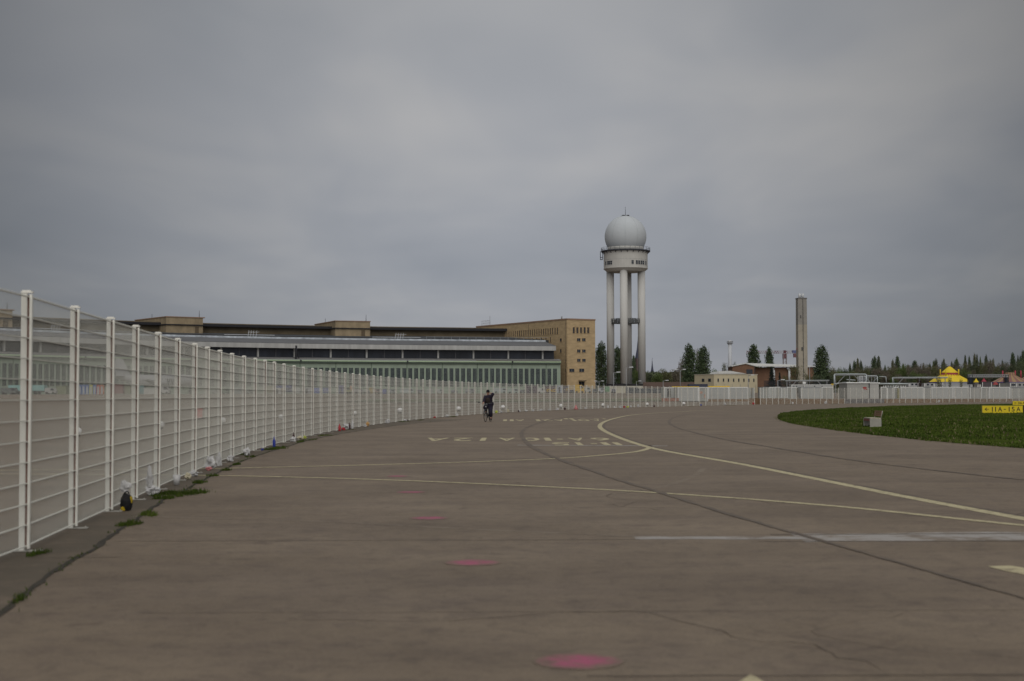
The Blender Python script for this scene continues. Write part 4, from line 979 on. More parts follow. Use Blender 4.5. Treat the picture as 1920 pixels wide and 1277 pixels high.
# brown long wall right of the tower, dark fence
b = MB(); pbox(b, 1206, 716.3, 1306, 735, 470, .5); tag(b.build('boundary_wall', mat('old_brown_wall', (.12, .085, .072), .9, .15, .4)), 'long dull brown wall right of the radar tower', 'wall')
b = MB(); pbox(b, 1292, 720, 1327, 728, 330, 3); tag(b.build('flat_roof_shed', mat('dark_blue_shed', (.045, .05, .075), .8, .2)), 'dark blue flat shed in front of the cream building', 'shed')
b = MB(); a = P(1180, 737.5, 380); c = P(1247, 727.5, 380)
for i in range(17): x = a.x + (c.x - a.x) * i / 16; b.bar((x, 380, 1.5), (x, 380, c.z), .06)
b.box(a.x, c.x, 380.07, 380.12, a.z, c.z - .1); tag(b.build('screen_fence', mat('dark_screen', (.05, .06, .075), .8, .2, .5)), 'dark screened fence right of the tower base', 'fence')

# ================================================================= APRON CLUTTER BEHIND THE LONG FENCE
def col3(n, c): return mat(n, c, .6, .12, .6)
APG = 'vehicles and boxes standing in front of the hangar'
def vehicle(x0, y0, x1, y1, Y, m, label, cat='van', name='parked_van', cab=True):
    a = P(x0, y1, Y); c = P(x1, y0, Y); w_ = c.x - a.x; h = c.z - a.z; o = empty(name, (a.x, Y, a.z), 0, label, cat, APG)
    b = MB(); wl = .36
    b.prism([(0, 0, .3), (w_, 0, .3), (w_, 0, h * .55), (w_ - .25 * h if cab else w_, 0, h), (.1, 0, h), (0, 0, h * .8)], (0, 2.0, 0)); b.build('body', m, o, bevel=.06)
    b = MB(); b.prism([(w_ - .22 * h - .9, 0, h * .58), (w_ - .12, 0, h * .58), (w_ - .3 * h, 0, h * .92), (w_ - .22 * h - .9, 0, h * .92)], (0, -.02, 0)); b.build('side_window', GLASS, o)
    for x in (w_ * .2, w_ * .8):
        for y in (-.02, 1.82):
            b = MB(); b.bar((x, y, wl), (x, y + .2, wl), wl, n=14); t = b.build('wheel', BLK, o)
    return o
def crate(x0, y0, x1, y1, Y, m, label, name='container', cat='container', depth=2.4, door=False):
    a = P(x0, y1, Y); c = P(x1, y0, Y); w_ = c.x - a.x; h = c.z - a.z; o = empty(name, (a.x, Y, a.z), 0, label, cat, APG)
    b = MB(); b.box(0, w_, 0, depth, .02, h); ribs(b, 0, w_, 0, .02, h, .45); b.build('wall', m, o)
    b = MB(); b.box(-.05, w_ + .05, -.06, depth + .05, h + .002, h + .1); b.build('roof', m, o)
    if door: b = MB(); b.box(w_ * .25, w_ * .6, -.08, -.056, .1, min(2.1, h * .85)); b.build('door', DARK, o)
    return o
# trailer (teal)
Y = 392; a = P(15, 740, Y); c = P(83, 722, Y); w_ = c.x - a.x; h = c.z - a.z; o = empty('semi_trailer', (a.x, Y, a.z), 0, 'long pale teal lorry trailer near the left edge', 'trailer', APG)
b = MB(); b.box(0, w_, 0, 2.5, 1.05, h); b.build('box_body', col3('teal_trailer', (.20, .36, .35)), o); b = MB(); b.box(.2, w_ - .2, .3, 2.2, .75, 1.04); b.build('chassis', DARK, o)
for x in (.9, 1.9, 2.9, w_ - 1.4, w_ - 2.5):
    b = MB(); b.bar((x, .05, .48), (x, .4, .48), .48, n=14); b.build('wheel', BLK, o)
vehicle(83.5, 727.5, 103.5, 739.5, 385, col3('van_grey', (.30, .30, .29)), 'pale grey box van right of the teal trailer')
crate(105, 724, 124, 739.5, 398, col3('olive_box', (.15, .17, .10)), 'olive green container right of the grey van')
vehicle(0, 727, 30, 740, 372, col3('jeep_grey', (.10, .11, .11)), 'dark grey truck in front of the teal trailer', 'truck', 'parked_truck')
# portable toilets
BLU = col3('toilet_blue', (.05, .12, .34)); tcols = [(BLU, 'blue'), (BLU, 'blue'), (BLU, 'blue'), (col3('toilet_yellow', (.38, .38, .10)), 'yellow'), (BLU, 'blue'), (col3('toilet_red', (.40, .07, .05)), 'red'), (col3('toilet_orange', (.42, .15, .08)), 'orange red')]
tl = ['leftmost blue portable toilet with grey door', 'second blue portable toilet from the left', 'third blue portable toilet, left of the yellow one', 'yellow green portable toilet in the row', 'blue portable toilet between the yellow and the red ones', 'red portable toilet right of the last blue one', 'orange red portable toilet at the right end of the row']
for i, (m_, nm) in enumerate(tcols):
    x0 = 146.5 + i * 6.9; a = P(x0, 739.6, 402); c = P(x0 + 6.2, 721.5, 402); w_ = c.x - a.x; h = c.z - a.z; o = empty('portable_toilet', (a.x, 402, a.z), 0, tl[i], 'portable toilet', 'portable toilets in front of the hangar')
    b = MB(); b.box(0, w_, 0, 1.1, 0, h * .92); b.build('cabin', m_, o); b = MB(); b.prism([(-.03, -.04, h * .92 + .002), (w_ + .03, -.04, h * .92 + .002), (w_ * .8, -.04, h), (w_ * .2, -.04, h)], (0, 1.2, 0)); b.build('roof', m_, o)
    b = MB(); b.box(w_ * .22, w_ * .78, -.05, -.004, .1, h * .82); b.build('door', col3('toilet_door', (.30, .32, .34)), o)
crate(213, 721, 230, 738.5, 408, col3('maroon_box', (.17, .05, .055)), 'dark red container right of the toilets')
crate(231, 724, 244, 738.5, 410, col3('olive_box2', (.17, .18, .11)), 'dull green container right of the dark red one')
crate(259, 722.5, 270, 738.5, 408, col3('teal_box', (.14, .27, .28)), 'small teal container left of the white box')
crate(269.5, 728, 289, 739, 400, col3('white_box', (.42, .42, .40)), 'low white box right of the small teal container', 'storage_box', 'box')
vehicle(298, 724.5, 316, 739, 405, col3('van_white', (.42, .42, .41)), 'white van near the aircraft tail')
# propeller aircraft parked by the hangar
Y = 418; a = P(215, 739, Y); c = P(372, 739, Y); Lf = c.x - a.x; gz_ = a.z
ALU = mat('aircraft_skin', (.27, .275, .285), .45, .08, .3); ac = empty('parked_aircraft', (a.x, Y, gz_), 0, 'old grey propeller aircraft parked in front of the hangar doors', 'aircraft')
b = MB(); b.k = 0; nS = 22; ringn = 16
def fus(t): 
    r_ = 1.75 * min(1, (t / .32)) ** .55 if t < .32 else (1.75 if t < .82 else 1.75 * math.sqrt(max(0.0, 1 - ((t - .82) / .18) ** 2)))
    return max(.05, r_), 3.9 + (1 - min(1, t / .35)) * 1.1
for i in range(nS + 1):
    t = i / nS; r_, zc_ = fus(t)
    for k in range(ringn): q = 2 * math.pi * k / ringn; b.v.append((t * Lf, r_ * math.cos(q), zc_ + r_ * math.sin(q)))
for i in range(nS):
    for k in range(ringn): q = (k + 1) % ringn; b._f((i * ringn + k, i * ringn + q, (i + 1) * ringn + q, (i + 1) * ringn + k), True)
b.build('fuselage', ALU, ac)
b = MB(); b.prism([(.3, -.12, 5.4), (4.6, -.12, 5.6), (2.4, -.12, 10.2), (.6, -.12, 10.6), (-.2, -.12, 9.6)], (0, .24, 0)); b.build('tail_fin', ALU, ac)
b = MB(); b.prism([(.4, -5.5, 5.2), (2.2, -5.5, 5.2), (3.4, 0, 5.2), (3.4, 5.5, 5.2), (.4, 5.5, 5.2)], (0, 0, .2)); b.build('tailplane', ALU, ac)
b = MB(); b.prism([(Lf * .5, -17, 3.9), (Lf * .56, -17, 3.9), (Lf * .68, 0, 2.7), (Lf * .56, 17, 3.9), (Lf * .5, 17, 3.9), (Lf * .48, 0, 2.7)], (0, 0, .35)); b.build('wing', ALU, ac)
for y in (-9.5, -5, 5, 9.5):
    b = MB(); b.bar((Lf * .52, y, 3.4), (Lf * .73, y, 3.3), .75, n=12); b.k = 1
    for q in range(3): aa = q * 2.094 + .4; b.bar((Lf * .735, y, 3.3), (Lf * .735, y + 1.9 * math.cos(aa), 3.3 + 1.9 * math.sin(aa)), .12)
    b.build('engine', [ALU, DARK], ac)
for x, y in ((Lf * .6, -5), (Lf * .6, 5), (Lf * .9, 0)):
    b = MB(); b.bar((x, y, .55), (x, y, 3), .14, n=6); b.bar((x, y - .25, .55), (x, y + .25, .55), .55, n=14); b.build('landing_gear', BLK, ac)
for i in range(9):
    b = MB(); xx = Lf * (.4 + .045 * i); b.bar((xx, -1.74, 4.3), (xx, -1.77, 4.3), .17, n=10); b.build('cabin_window', GLASS, ac)
items = [
 ('v', 396, 731, 412, 739, (.30, .31, .31), 'pale car left of the green bush', 'car', 'parked_car'), ('v', 414, 729.5, 430, 739, (.13, .18, .14), 'dark green van by the hangar doors', 'van', 'parked_van'),
 ('c', 436, 727, 452, 739, (.19, .22, .22), 'grey green container beside the dark green van', 0, 0), ('v', 460, 730, 474, 739, (.2, .22, .2), 'grey estate car left of the sheeted crates', 'car', 'parked_car'),
 ('c', 500, 724, 512, 737, (.25, .24, .16), 'beige container left of the long blue hoarding', 0, 0), ('c', 516.5, 723, 546, 728, (.05, .07, .22), 'upper dark blue hoarding strip left part', 0, 0), ('c', 514.5, 728, 526.5, 739, (.42, .42, .41), 'white cube in front of the dark blue hoarding', 0, 0),
 ('c', 534, 726, 548, 735, (.06, .08, .22), 'dark blue box right of the orange machine', 0, 0), ('c', 547.5, 727.5, 563, 737, (.40, .41, .40), 'second white cube in front of the dark blue hoarding', 0, 0), ('c', 570, 727, 582, 738.5, (.33, .34, .36), 'white portal box with dark opening', 0, 0),
 ('c', 589, 727.5, 600, 737.5, (.08, .12, .38), 'bright blue container, left of the pair', 0, 0), ('c', 605, 727.5, 617, 737, (.10, .12, .28), 'dull blue container, right of the pair', 0, 0), ('c', 635, 723, 643.5, 739, (.09, .09, .24), 'upright violet blue cabin with a yellow edge', 0, 0),
 ('v', 649, 726, 657.5, 738.5, (.22, .22, .09), 'olive truck facing right beside the violet cabin', 'truck', 'parked_truck'), ('c', 656.5, 724, 660.5, 734, (.46, .24, .14), 'narrow orange cabin right of the olive truck', 0, 0), ('v', 664, 729, 680, 738.5, (.20, .19, .20), 'grey van in the middle of the apron row', 'van', 'parked_van'),
 ('v', 682, 731, 693, 738.5, (.28, .28, .27), 'light grey car in the middle of the apron row', 'car', 'parked_car'), ('c', 692, 727, 699, 738, (.36, .27, .10), 'tan upright box beside the light grey car', 0, 0), ('v', 700, 729.5, 713, 738.5, (.25, .18, .16), 'brownish van right of the tan box', 'van', 'parked_van'),
 ('c', 717, 730.5, 724, 738.5, (.08, .10, .28), 'small blue crate right of the brownish van', 0, 0), ('v', 727, 730, 741, 738.5, (.22, .24, .25), 'grey car right of the small blue crate', 'car', 'parked_car'), ('v', 750, 728.5, 775, 738.5, (.34, .38, .38), 'long pale truck right of the grey car', 'truck', 'parked_truck'),
 ('v', 782, 730.5, 796, 738.5, (.14, .14, .15), 'dark car right of the long pale truck', 'car', 'parked_car'), ('c', 800, 729, 812, 738.5, (.30, .32, .31), 'light grey crate left of the far silver van', 0, 0), ('v', 816, 729.5, 832, 738.5, (.33, .34, .34), 'silver van left of the cyclist', 'van', 'parked_van'), ('v', 846, 731, 858, 738.3, (.16, .17, .2), 'dark blue grey car left of the cyclist', 'car', 'parked_car'),
 ('v', 872, 729, 890, 738.3, (.22, .23, .24), 'mid grey van nearest the left side of the cyclist', 'van', 'parked_van'), ('v', 925, 727.5, 950, 737.5, (.30, .34, .34), 'pale truck just right of the cyclist', 'truck', 'parked_truck'), ('v', 952, 729, 972, 738.2, (.28, .33, .31), 'pale greenish van right of the cyclist', 'van', 'parked_van'),
 ('v', 974, 731, 986, 738, (.15, .16, .17), 'dark car left of the plum container', 'car', 'parked_car'),
 ('c', 987, 723.5, 1009, 737.5, (.085, .06, .085), 'dark plum container in front of the end of the hangar', 0, 0), ('v', 1008, 727.5, 1023, 738, (.42, .42, .41), 'white van between two dark plum containers', 'van', 'parked_van'), ('c', 1022.5, 724.5, 1044, 737.3, (.10, .075, .09), 'dark plum container with yellow scribbles', 0, 0),
 ('c', 1045, 723.5, 1054, 737, (.33, .36, .42), 'pale blue white cabin right of the scribbled container', 0, 0), ('c', 1056, 724.5, 1066, 737, (.075, .065, .085), 'small dark container left of the yellow truck', 0, 0), ('v', 1068, 731, 1077, 738, (.09, .09, .12), 'dark car in front of the yellow truck', 'car', 'parked_car'),
 ('v', 1078, 721.7, 1095, 737, (.50, .31, .03), 'yellow truck with white roof before the stone block', 'truck', 'parked_truck'), ('v', 1097, 726, 1108, 737, (.36, .36, .35), 'white van right of the yellow truck', 'van', 'parked_van'),
 ('v', 1110, 729, 1120, 738, (.12, .13, .13), 'dark car left of the small green container', 'car', 'parked_car'), ('v', 1122, 727.5, 1134, 737.5, (.32, .34, .36), 'light van behind the lamp left of the tower', 'van', 'parked_van'), ('c', 1134.5, 725, 1143, 735, (.11, .24, .13), 'small green container left of the tower base', 0, 0),
 ('c', 1144, 725, 1173, 737.5, (.42, .40, .32), 'cream cabin in front of the tower base', 0, 0), ('v', 1147, 729, 1155, 737.5, (.27, .28, .34), 'pale violet car before the cream cabin', 'car', 'parked_car'), ('c', 1173.5, 727, 1181, 737.5, (.05, .055, .09), 'narrow dark blue box right of the cream cabin', 0, 0), ('v', 1181, 730, 1190, 738, (.30, .33, .36), 'light car before the dark screened fence', 'car', 'parked_car')]
for n, (k, x0, y0, x1, y1, c, lab_, cat_, nm_) in enumerate(items):
    xm = (x0 + x1) / 2; Y = s_at_px(xm, 8, 1) if xm < 1040 else None
    Y = (A(Y, 8, 0).y) if Y is not None else 470
    if k == 'v': Y -= 4
    if lab_.startswith(('white cube', 'second white', 'small blue', 'pale violet')): Y -= 5
    m_ = col3('paint_' + str(n), c)
    if k == 'v': vehicle(x0, y0, x1, y1, Y, m_, lab_, cat_, nm_)
    else:
        o = crate(x0, y0, x1, y1, Y, m_, lab_, door=(n % 3 == 0))
        if 'scribbles' in lab_ or 'small dark container' in lab_:
            b = MB(); rd = random.Random(n); a = P(x0, y1, Y); c2 = P(x1, y0, Y); px0 = Vector((.3, -.07, 1.2))
            for q in range(16 if 'scrib' in lab_ else 6): p2 = Vector((rd.uniform(.3, c2.x - a.x - .3), -.07, rd.uniform(.5, 1.7))); b.bar(px0, px0.lerp(p2, .6), .07); px0 = p2
            b.build('graffiti', YEL, o)
o = crate(527, 729, 535, 735, 470, col3('orange_m', (.42, .22, .08)), 'small orange machine between the white cube and blue box', 'site_machine', 'machine')
# banner above the tank area (dark) 987..: fence low kerb line handled

# red board and globe markers beyond the fence
p = G(372, 785); o = empty('red_board', (p.x, p.y, 0), R(-8), 'square red board standing on the apron behind the fence', 'board')
b = MB(); b.box(-.30, .30, -.02, .02, .05, .72); b.build('panel', mat('board_red', (.50, .05, .045), .6, .08), o)
b = MB(); b.box(-.33, -.29, -.2, .2, 0, .06); b.box(.29, .33, -.2, .2, 0, .06); b.bar((.28, 0, .02), (.28, 0, .75), .02); b.bar((-.28, 0, .02), (-.28, 0, .75), .02); b.build('foot', DARK, o)
gl_px = [(145, 818.5), (302, 804.5), (418, 795), (527, 787.5), (665, 779.5), (750, 775.3), (860, 771.3), (943, 768), (1052, 765.3), (1131, 763.3), (1213, 761.3), (1282, 760)]
GLB = mat('white_globe', (.72, .72, .72), .35, .04)
proto = None
for i, (x, y) in enumerate(gl_px):
    p = G(x, y)
    if proto is None:
        o = proto = empty('marker_light', p, 0, '', 'marker light', 'white globe lights beyond the fence')
        b = MB(); b.lathe([(.01, .06), (.11, .08), (.155, .15), (.16, .21), (.13, .29), (.06, .34), (.01, .35)], n=16); b.build('globe', GLB, o)
        b = MB(); b.lathe([(.10, 0), (.10, .04), (.07, .08)], n=12); b.build('base', BLK, o)
    else: o = copytree(proto); o.location = p
    if i > 4: o.scale = (1.5, 1.5, 1.35)
    o['label'] = 'white globe marker light beyond the long fence, ' + ordn(i) + ' from the left'

# street lamps
def lamp(px, yt, yb, Y, label, double=False):
    a = P(px, yb, Y); zt = P(px, yt, Y).z; o = empty('street_lamp', (a.x, Y, ter(a.x, Y)), 0, label, 'street lamp', 'lamp posts on the airfield'); h = zt - o.location.z
    b = MB(); b.bar((0, 0, 0), (0, 0, h), .11, n=8, w2=.6); b.bar((0, 0, h - .1), (1.1, 0, h + .1), .06, n=6)
    if double: b.bar((0, 0, h - .1), (-1.1, 0, h + .1), .06, n=6)
    b.build('pole', GREY, o)
    for s in ((1, -1) if double else (1,)):
        b = MB(); b.box(min(s * .7, s * 1.6), max(s * .7, s * 1.6), -.2, .2, h + .02, h + .24); b.build('lamp_head', STEEL, o)
lamp(1150.5, 698.8, 740, 330, 'thin lamp post in front of the left tower column')
lamp(1174.5, 689.5, 740, 330, 'taller lamp post in front of the front tower column')
lamp(1275.5, 693.5, 725, 400, 'lamp post before the poplars right of the tower', True)
lamp(1123.5, 715, 738, 470, 'twin headed lamp between stone block and tower', True)
lamp(1193.5, 715, 738, 470, 'short lamp seen between the right tower columns')
lamp(1243.5, 714, 730, 420, 'small lamp above the brown wall right of the tower')
lamp(1458.5, 713, 727, 330, 'small lamp in front of the dark conifer')
lamp(1518.3, 688, 727, 400, 'thin lamp post right of the tall chimney')
lamp(1403, 704, 727, 380, 'thin post in front of the right half of the cream building')

# ================================================================= CIRCUS TENTS
TY_ = mat('tent_yellow', (.62, .46, .02), .6, .06, .4); TR = mat('tent_red', (.30, .035, .06), .6, .08); TB = mat('tent_blue_trim', (.04, .035, .16), .7, .1)
Y = 430; c = P(1780.6, 700, Y); zz = lambda y, YY=Y: P(1780, y, YY).z
ct = empty('circus_tent', (c.x, Y, 1.0), 0, 'big yellow circus tent with a peaked cap and red zigzag trim', 'tent')
mp = Y / F
def rz_(px, y): return (px * mp, zz(y) - 1.0)
b = MB(); b.lathe([rz_(38, 716.3), rz_(31, 711), rz_(22, 706), rz_(14.5, 701.5)], n=32, smooth=False); b.build('canopy', TY_, ct)
b = MB(); b.lathe([rz_(14.6, 701.5), rz_(14.2, 698.9)], n=32, smooth=False); b.build('neck', TR, ct)
b = MB(); b.lathe([rz_(14.9, 699.2), rz_(14.5, 697.8), rz_(9.5, 693.5), rz_(4, 688.8), (.15, zz(686.9) - 1)], n=32, smooth=False); b.build('cap', TY_, ct)
b = MB()
for k in range(24):
    a0, a1 = 2 * math.pi * k / 24, 2 * math.pi * (k + 1) / 24; am = (a0 + a1) / 2; r1, z1 = rz_(15.2, 700.9); r2, z2 = rz_(21, 705.2)
    b.poly([(r1 * math.cos(a0), r1 * math.sin(a0), z1 + .06), (r1 * math.cos(a1), r1 * math.sin(a1), z1 + .06), (r2 * math.cos(am), r2 * math.sin(am), z2 + .12)])
b.build('zigzag_trim', TR, ct)
b = MB(); b.lathe([rz_(38.8, 718.4), rz_(38.8, 716.2)], n=32, smooth=False); b.build('eave_band', TB, ct)
b = MB(); b.lathe([(38 * mp, 0), rz_(38, 717.6)], n=32, smooth=False); b.build('side_wall', mat('tent_wall_white', (.42, .43, .42), .7, .06), ct)
for x, y in ((-18.4, -3), (-12.0, -16), (11.5, -16), (17.8, 2)):
    b = MB(); xx = x * mp * 1.0; yy = y * mp; b.bar((xx, yy, zz(704) - 1), (xx, yy, zz(692.6) - 1), .15, n=8); b.build('mast', TY_, ct)
b = MB(); b.bar((0, 0, zz(687.2) - 1), (0, 0, zz(686) - 1), .25, n=6); b.build('finial', TR, ct)
# striped tent on the right
def striped_tent(pc, half, ytop, half_top, yb, Y, label, seg=28):
    c = P(pc, 700, Y); o = empty('circus_tent', (c.x, Y, 1.0), 0, label, 'tent'); mp = Y / F; zf = lambda y: P(pc, y, Y).z - 1
    b = MB(); prof = [(half * mp, zf(yb)), (half * .60 * mp, zf(yb + (ytop - yb) * .40)), (half_top * mp * 1.12, zf(yb + (ytop - yb) * .70)), (half_top * mp, zf(ytop)), (.1, zf(ytop - .5))]
    for k in range(seg):
        a0, a1 = 2 * math.pi * k / seg, 2 * math.pi * (k + 1) / seg; b.k = k % 2
        for (r0_, z0_), (r1_, z1_) in zip(prof, prof[1:]): b.poly([(r0_ * math.cos(a0), r0_ * math.sin(a0), z0_), (r0_ * math.cos(a1), r0_ * math.sin(a1), z0_), (r1_ * math.cos(a1), r1_ * math.sin(a1), z1_), (r1_ * math.cos(a0), r1_ * math.sin(a0), z1_)])
    b.build('canopy', [mat('tent_orange', (.27, .185, .085), .6, .08), mat('tent_dull_red', (.19, .095, .085), .6, .08)], o)
    b = MB(); b.lathe([(half * mp, 0), (half * mp, zf(yb) - .4)], n=seg, smooth=False); b.k = 1; b.lathe([(half * mp + .05, zf(yb) - .38), (half * mp + .05, zf(yb))], n=seg, smooth=False); b.build('side_wall', [mat('tent_wall_grey', (.24, .24, .24), .7, .12), TB], o)
    return o, zf, mp
o, zf, mp_ = striped_tent(1894, 34, 698.8, 9.5, 716.5, 420, 'orange and red striped circus tent with boxy crown at right')
for x in (-16, 7.5, 18):
    b = MB(); b.bar((x * mp_, -6 * mp_, zf(712)), (x * mp_, -6 * mp_, zf(695)), .22, n=6); b.build('mast', TR, o)
o, zf, mp_ = striped_tent(1936, 30, 697, 8, 716, 440, 'second striped circus tent cut by the right edge')
for (pc, hw, yt, yb, m_, lab_) in ((1830, 5.5, 709.5, 716.8, TY_, 'tiny yellow peaked tent right of the big yellow one'), (1844.5, 5, 708.7, 715.5, TR, 'tiny red peaked tent right of the tiny yellow one'), (1815.5, 2.5, 711, 716.5, mat('tent_tiny', (.45, .33, .06), .6, .1), 'tiny pointed yellow tent tip touching the big tent')):
    Y = 400; c = P(pc, 700, Y); o = empty('pavilion_tent', (c.x, Y, 1), 0, lab_, 'tent'); b = MB(); b.lathe([(hw * Y / F, P(pc, yb, Y).z - 1), (hw * .3 * Y / F, P(pc, yt + 2.5, Y).z - 1), (.05, P(pc, yt, Y).z - 1)], n=8, smooth=False); b.build('canopy', m_, o)
    b = MB(); b.lathe([(hw * .9 * Y / F, 0), (hw * .9 * Y / F, P(pc, yb, Y).z - 1.01)], n=8, smooth=False); b.build('side_wall', mat('pavilion_wall', (.10, .10, .11), .8, .1), o)
# umbrella-like red stand
Y = 330; c = P(1866, 700, Y); o = empty('parasol', (c.x, Y, 0.5), 0, 'round dull red parasol in front of the striped tent', 'parasol'); b = MB(); b.lathe([(5.4 * Y / F, P(1866, 721.5, Y).z - .5), (3.4 * Y / F, P(1866, 717.5, Y).z - .5), (.05, P(1866, 716, Y).z - .5)], n=10, smooth=False); b.build('canopy', mat('parasol_red', (.27, .05, .05), .7, .1), o)
b = MB(); b.bar((0, 0, 0), (0, 0, P(1866, 717, Y).z - .5), .04, n=6); b.build('pole', GREY, o)
# stage truss
Y = 345; a = P(1817.5, 724, Y); c = P(1891, 702.5, Y); o = empty('stage_truss', (a.x, Y, 1), 0, 'dark rectangular stage frame with two thick legs', 'stage frame'); w_ = c.x - a.x; zt = c.z - 1
b = MB(); n = 22
for y in (0, 1.2):
    for z in (zt, zt - .55): b.bar((0, y, z), (w_, y, z), .07)
    for i in range(n): b.bar((w_ * i / n, y, zt - .55 if i % 2 else zt), (w_ * (i + 1) / n, y, zt if i % 2 else zt - .55), .05)
b.build('beam', GREY, o)
for x in (.0, w_ - .75):
    b = MB(); b.box(x + .1, x + .65, .1, 1.1, 0, zt - .6)
    for xx in (x, x + .75):
        for y in (0, 1.2): b.bar((xx, y, 0), (xx, y, zt), .07)
    b.build('leg', mat('truss_scrim', (.02, .024, .035), .9, .2), o)
# bleachers / caravans under the tents
for i, (x0, y0, x1, y1, YY, c_, lab_) in enumerate(((1704, 719, 1722, 725, 330, (.36, .37, .38), 'long white caravan left of the purple tree'), (1733, 719.5, 1752, 725, 330, (.34, .35, .35), 'white caravan between the purple tree and the next sapling'), (1767, 717.8, 1821, 721, 350, (.30, .31, .33), 'upper white tier of the seating below the yellow tent'), (1767, 722, 1823, 725.8, 345, (.36, .37, .37), 'lower white tier of the seating below the yellow tent'), (1833, 722, 1839, 727, 335, (.34, .33, .31), 'small pale kiosk under the stage frame'), (1874, 719, 1891, 727, 338, (.12, .12, .11), 'dark stage box at the right leg of the frame'), (1842, 717, 1859, 727, 340, (.07, .06, .065), 'dark draped booth in the middle of the stage frame'), (1894, 718.5, 1903, 727, 330, (.32, .32, .31), 'white caravan left of the edge, with dark windows'), (1905, 718.5, 1925, 727, 330, (.30, .30, .30), 'white caravan cut by the right edge'))):
    o = container('caravan' if 'caravan' in lab_ else 'booth', x0, y0, x1, y1, YY, lab_, col3('booth_%d' % i, c_), rib=False, cat='caravan' if 'caravan' in lab_ else 'booth', roofm=col3('booth_%d' % i, c_))
    if 'caravan' in lab_:
        a = P(x0, 0, YY); c = P(x1, 0, YY); b = MB(); z_ = P(x0, (y0 + y1) / 2 - .8, YY).z
        for q in (.25, .65): xx = (c.x - a.x) * q; b.box(xx, xx + .5, -.1, -.075, z_ - .15, z_ + .25)
        b.build('window', GLASS, o)
# white chair-backs etc on the container tops
b = MB()
for i in range(14):
    p = P(1657 + i * 3.1, 726.6, YC2 + .5); b.lathe([(.10, 0), (.05, .15), (.08, .32), (.02, .42)], (p.x, YC2 + .5, p.z), n=6)
tag(b.build('bollard_tops', WHITE), 'row of small white knobs along the container roofs', 'ornaments', kind='stuff')

# ================================================================= TREES
def fmat(n, c, v=.3): return mat(n, c, .8, v, 1.2, spec=.15)
FO = {'dark': [fmat('poplar_leaf_dark', (.055, .080, .042)), fmat('poplar_leaf', (.082, .112, .056))],
      'olive': [fmat('budding_twigs', (.105, .100, .056)), fmat('budding_leaf', (.095, .108, .048))],
      'brown': [fmat('bare_twigs', (.105, .092, .072)), fmat('bare_twigs_light', (.135, .118, .088))],
      'green': [fmat('spring_leaf', (.075, .104, .034)), fmat('spring_leaf_light', (.10, .135, .045))],
      'deep': [fmat('shade_leaf', (.060, .076, .046)), fmat('deep_green_leaf_b', (.085, .100, .056))],  # dark green is the leaves' own tone
      'conifer': [fmat('needle_dark', (.014, .022, .020)), fmat('needle', (.020, .031, .026))],
      'purple': [fmat('purple_leaf', (.030, .012, .018)), fmat('purple_leaf_b', (.05, .02, .026))]}
BARK = mat('bark', (.06, .05, .04), .9, .25, 2)
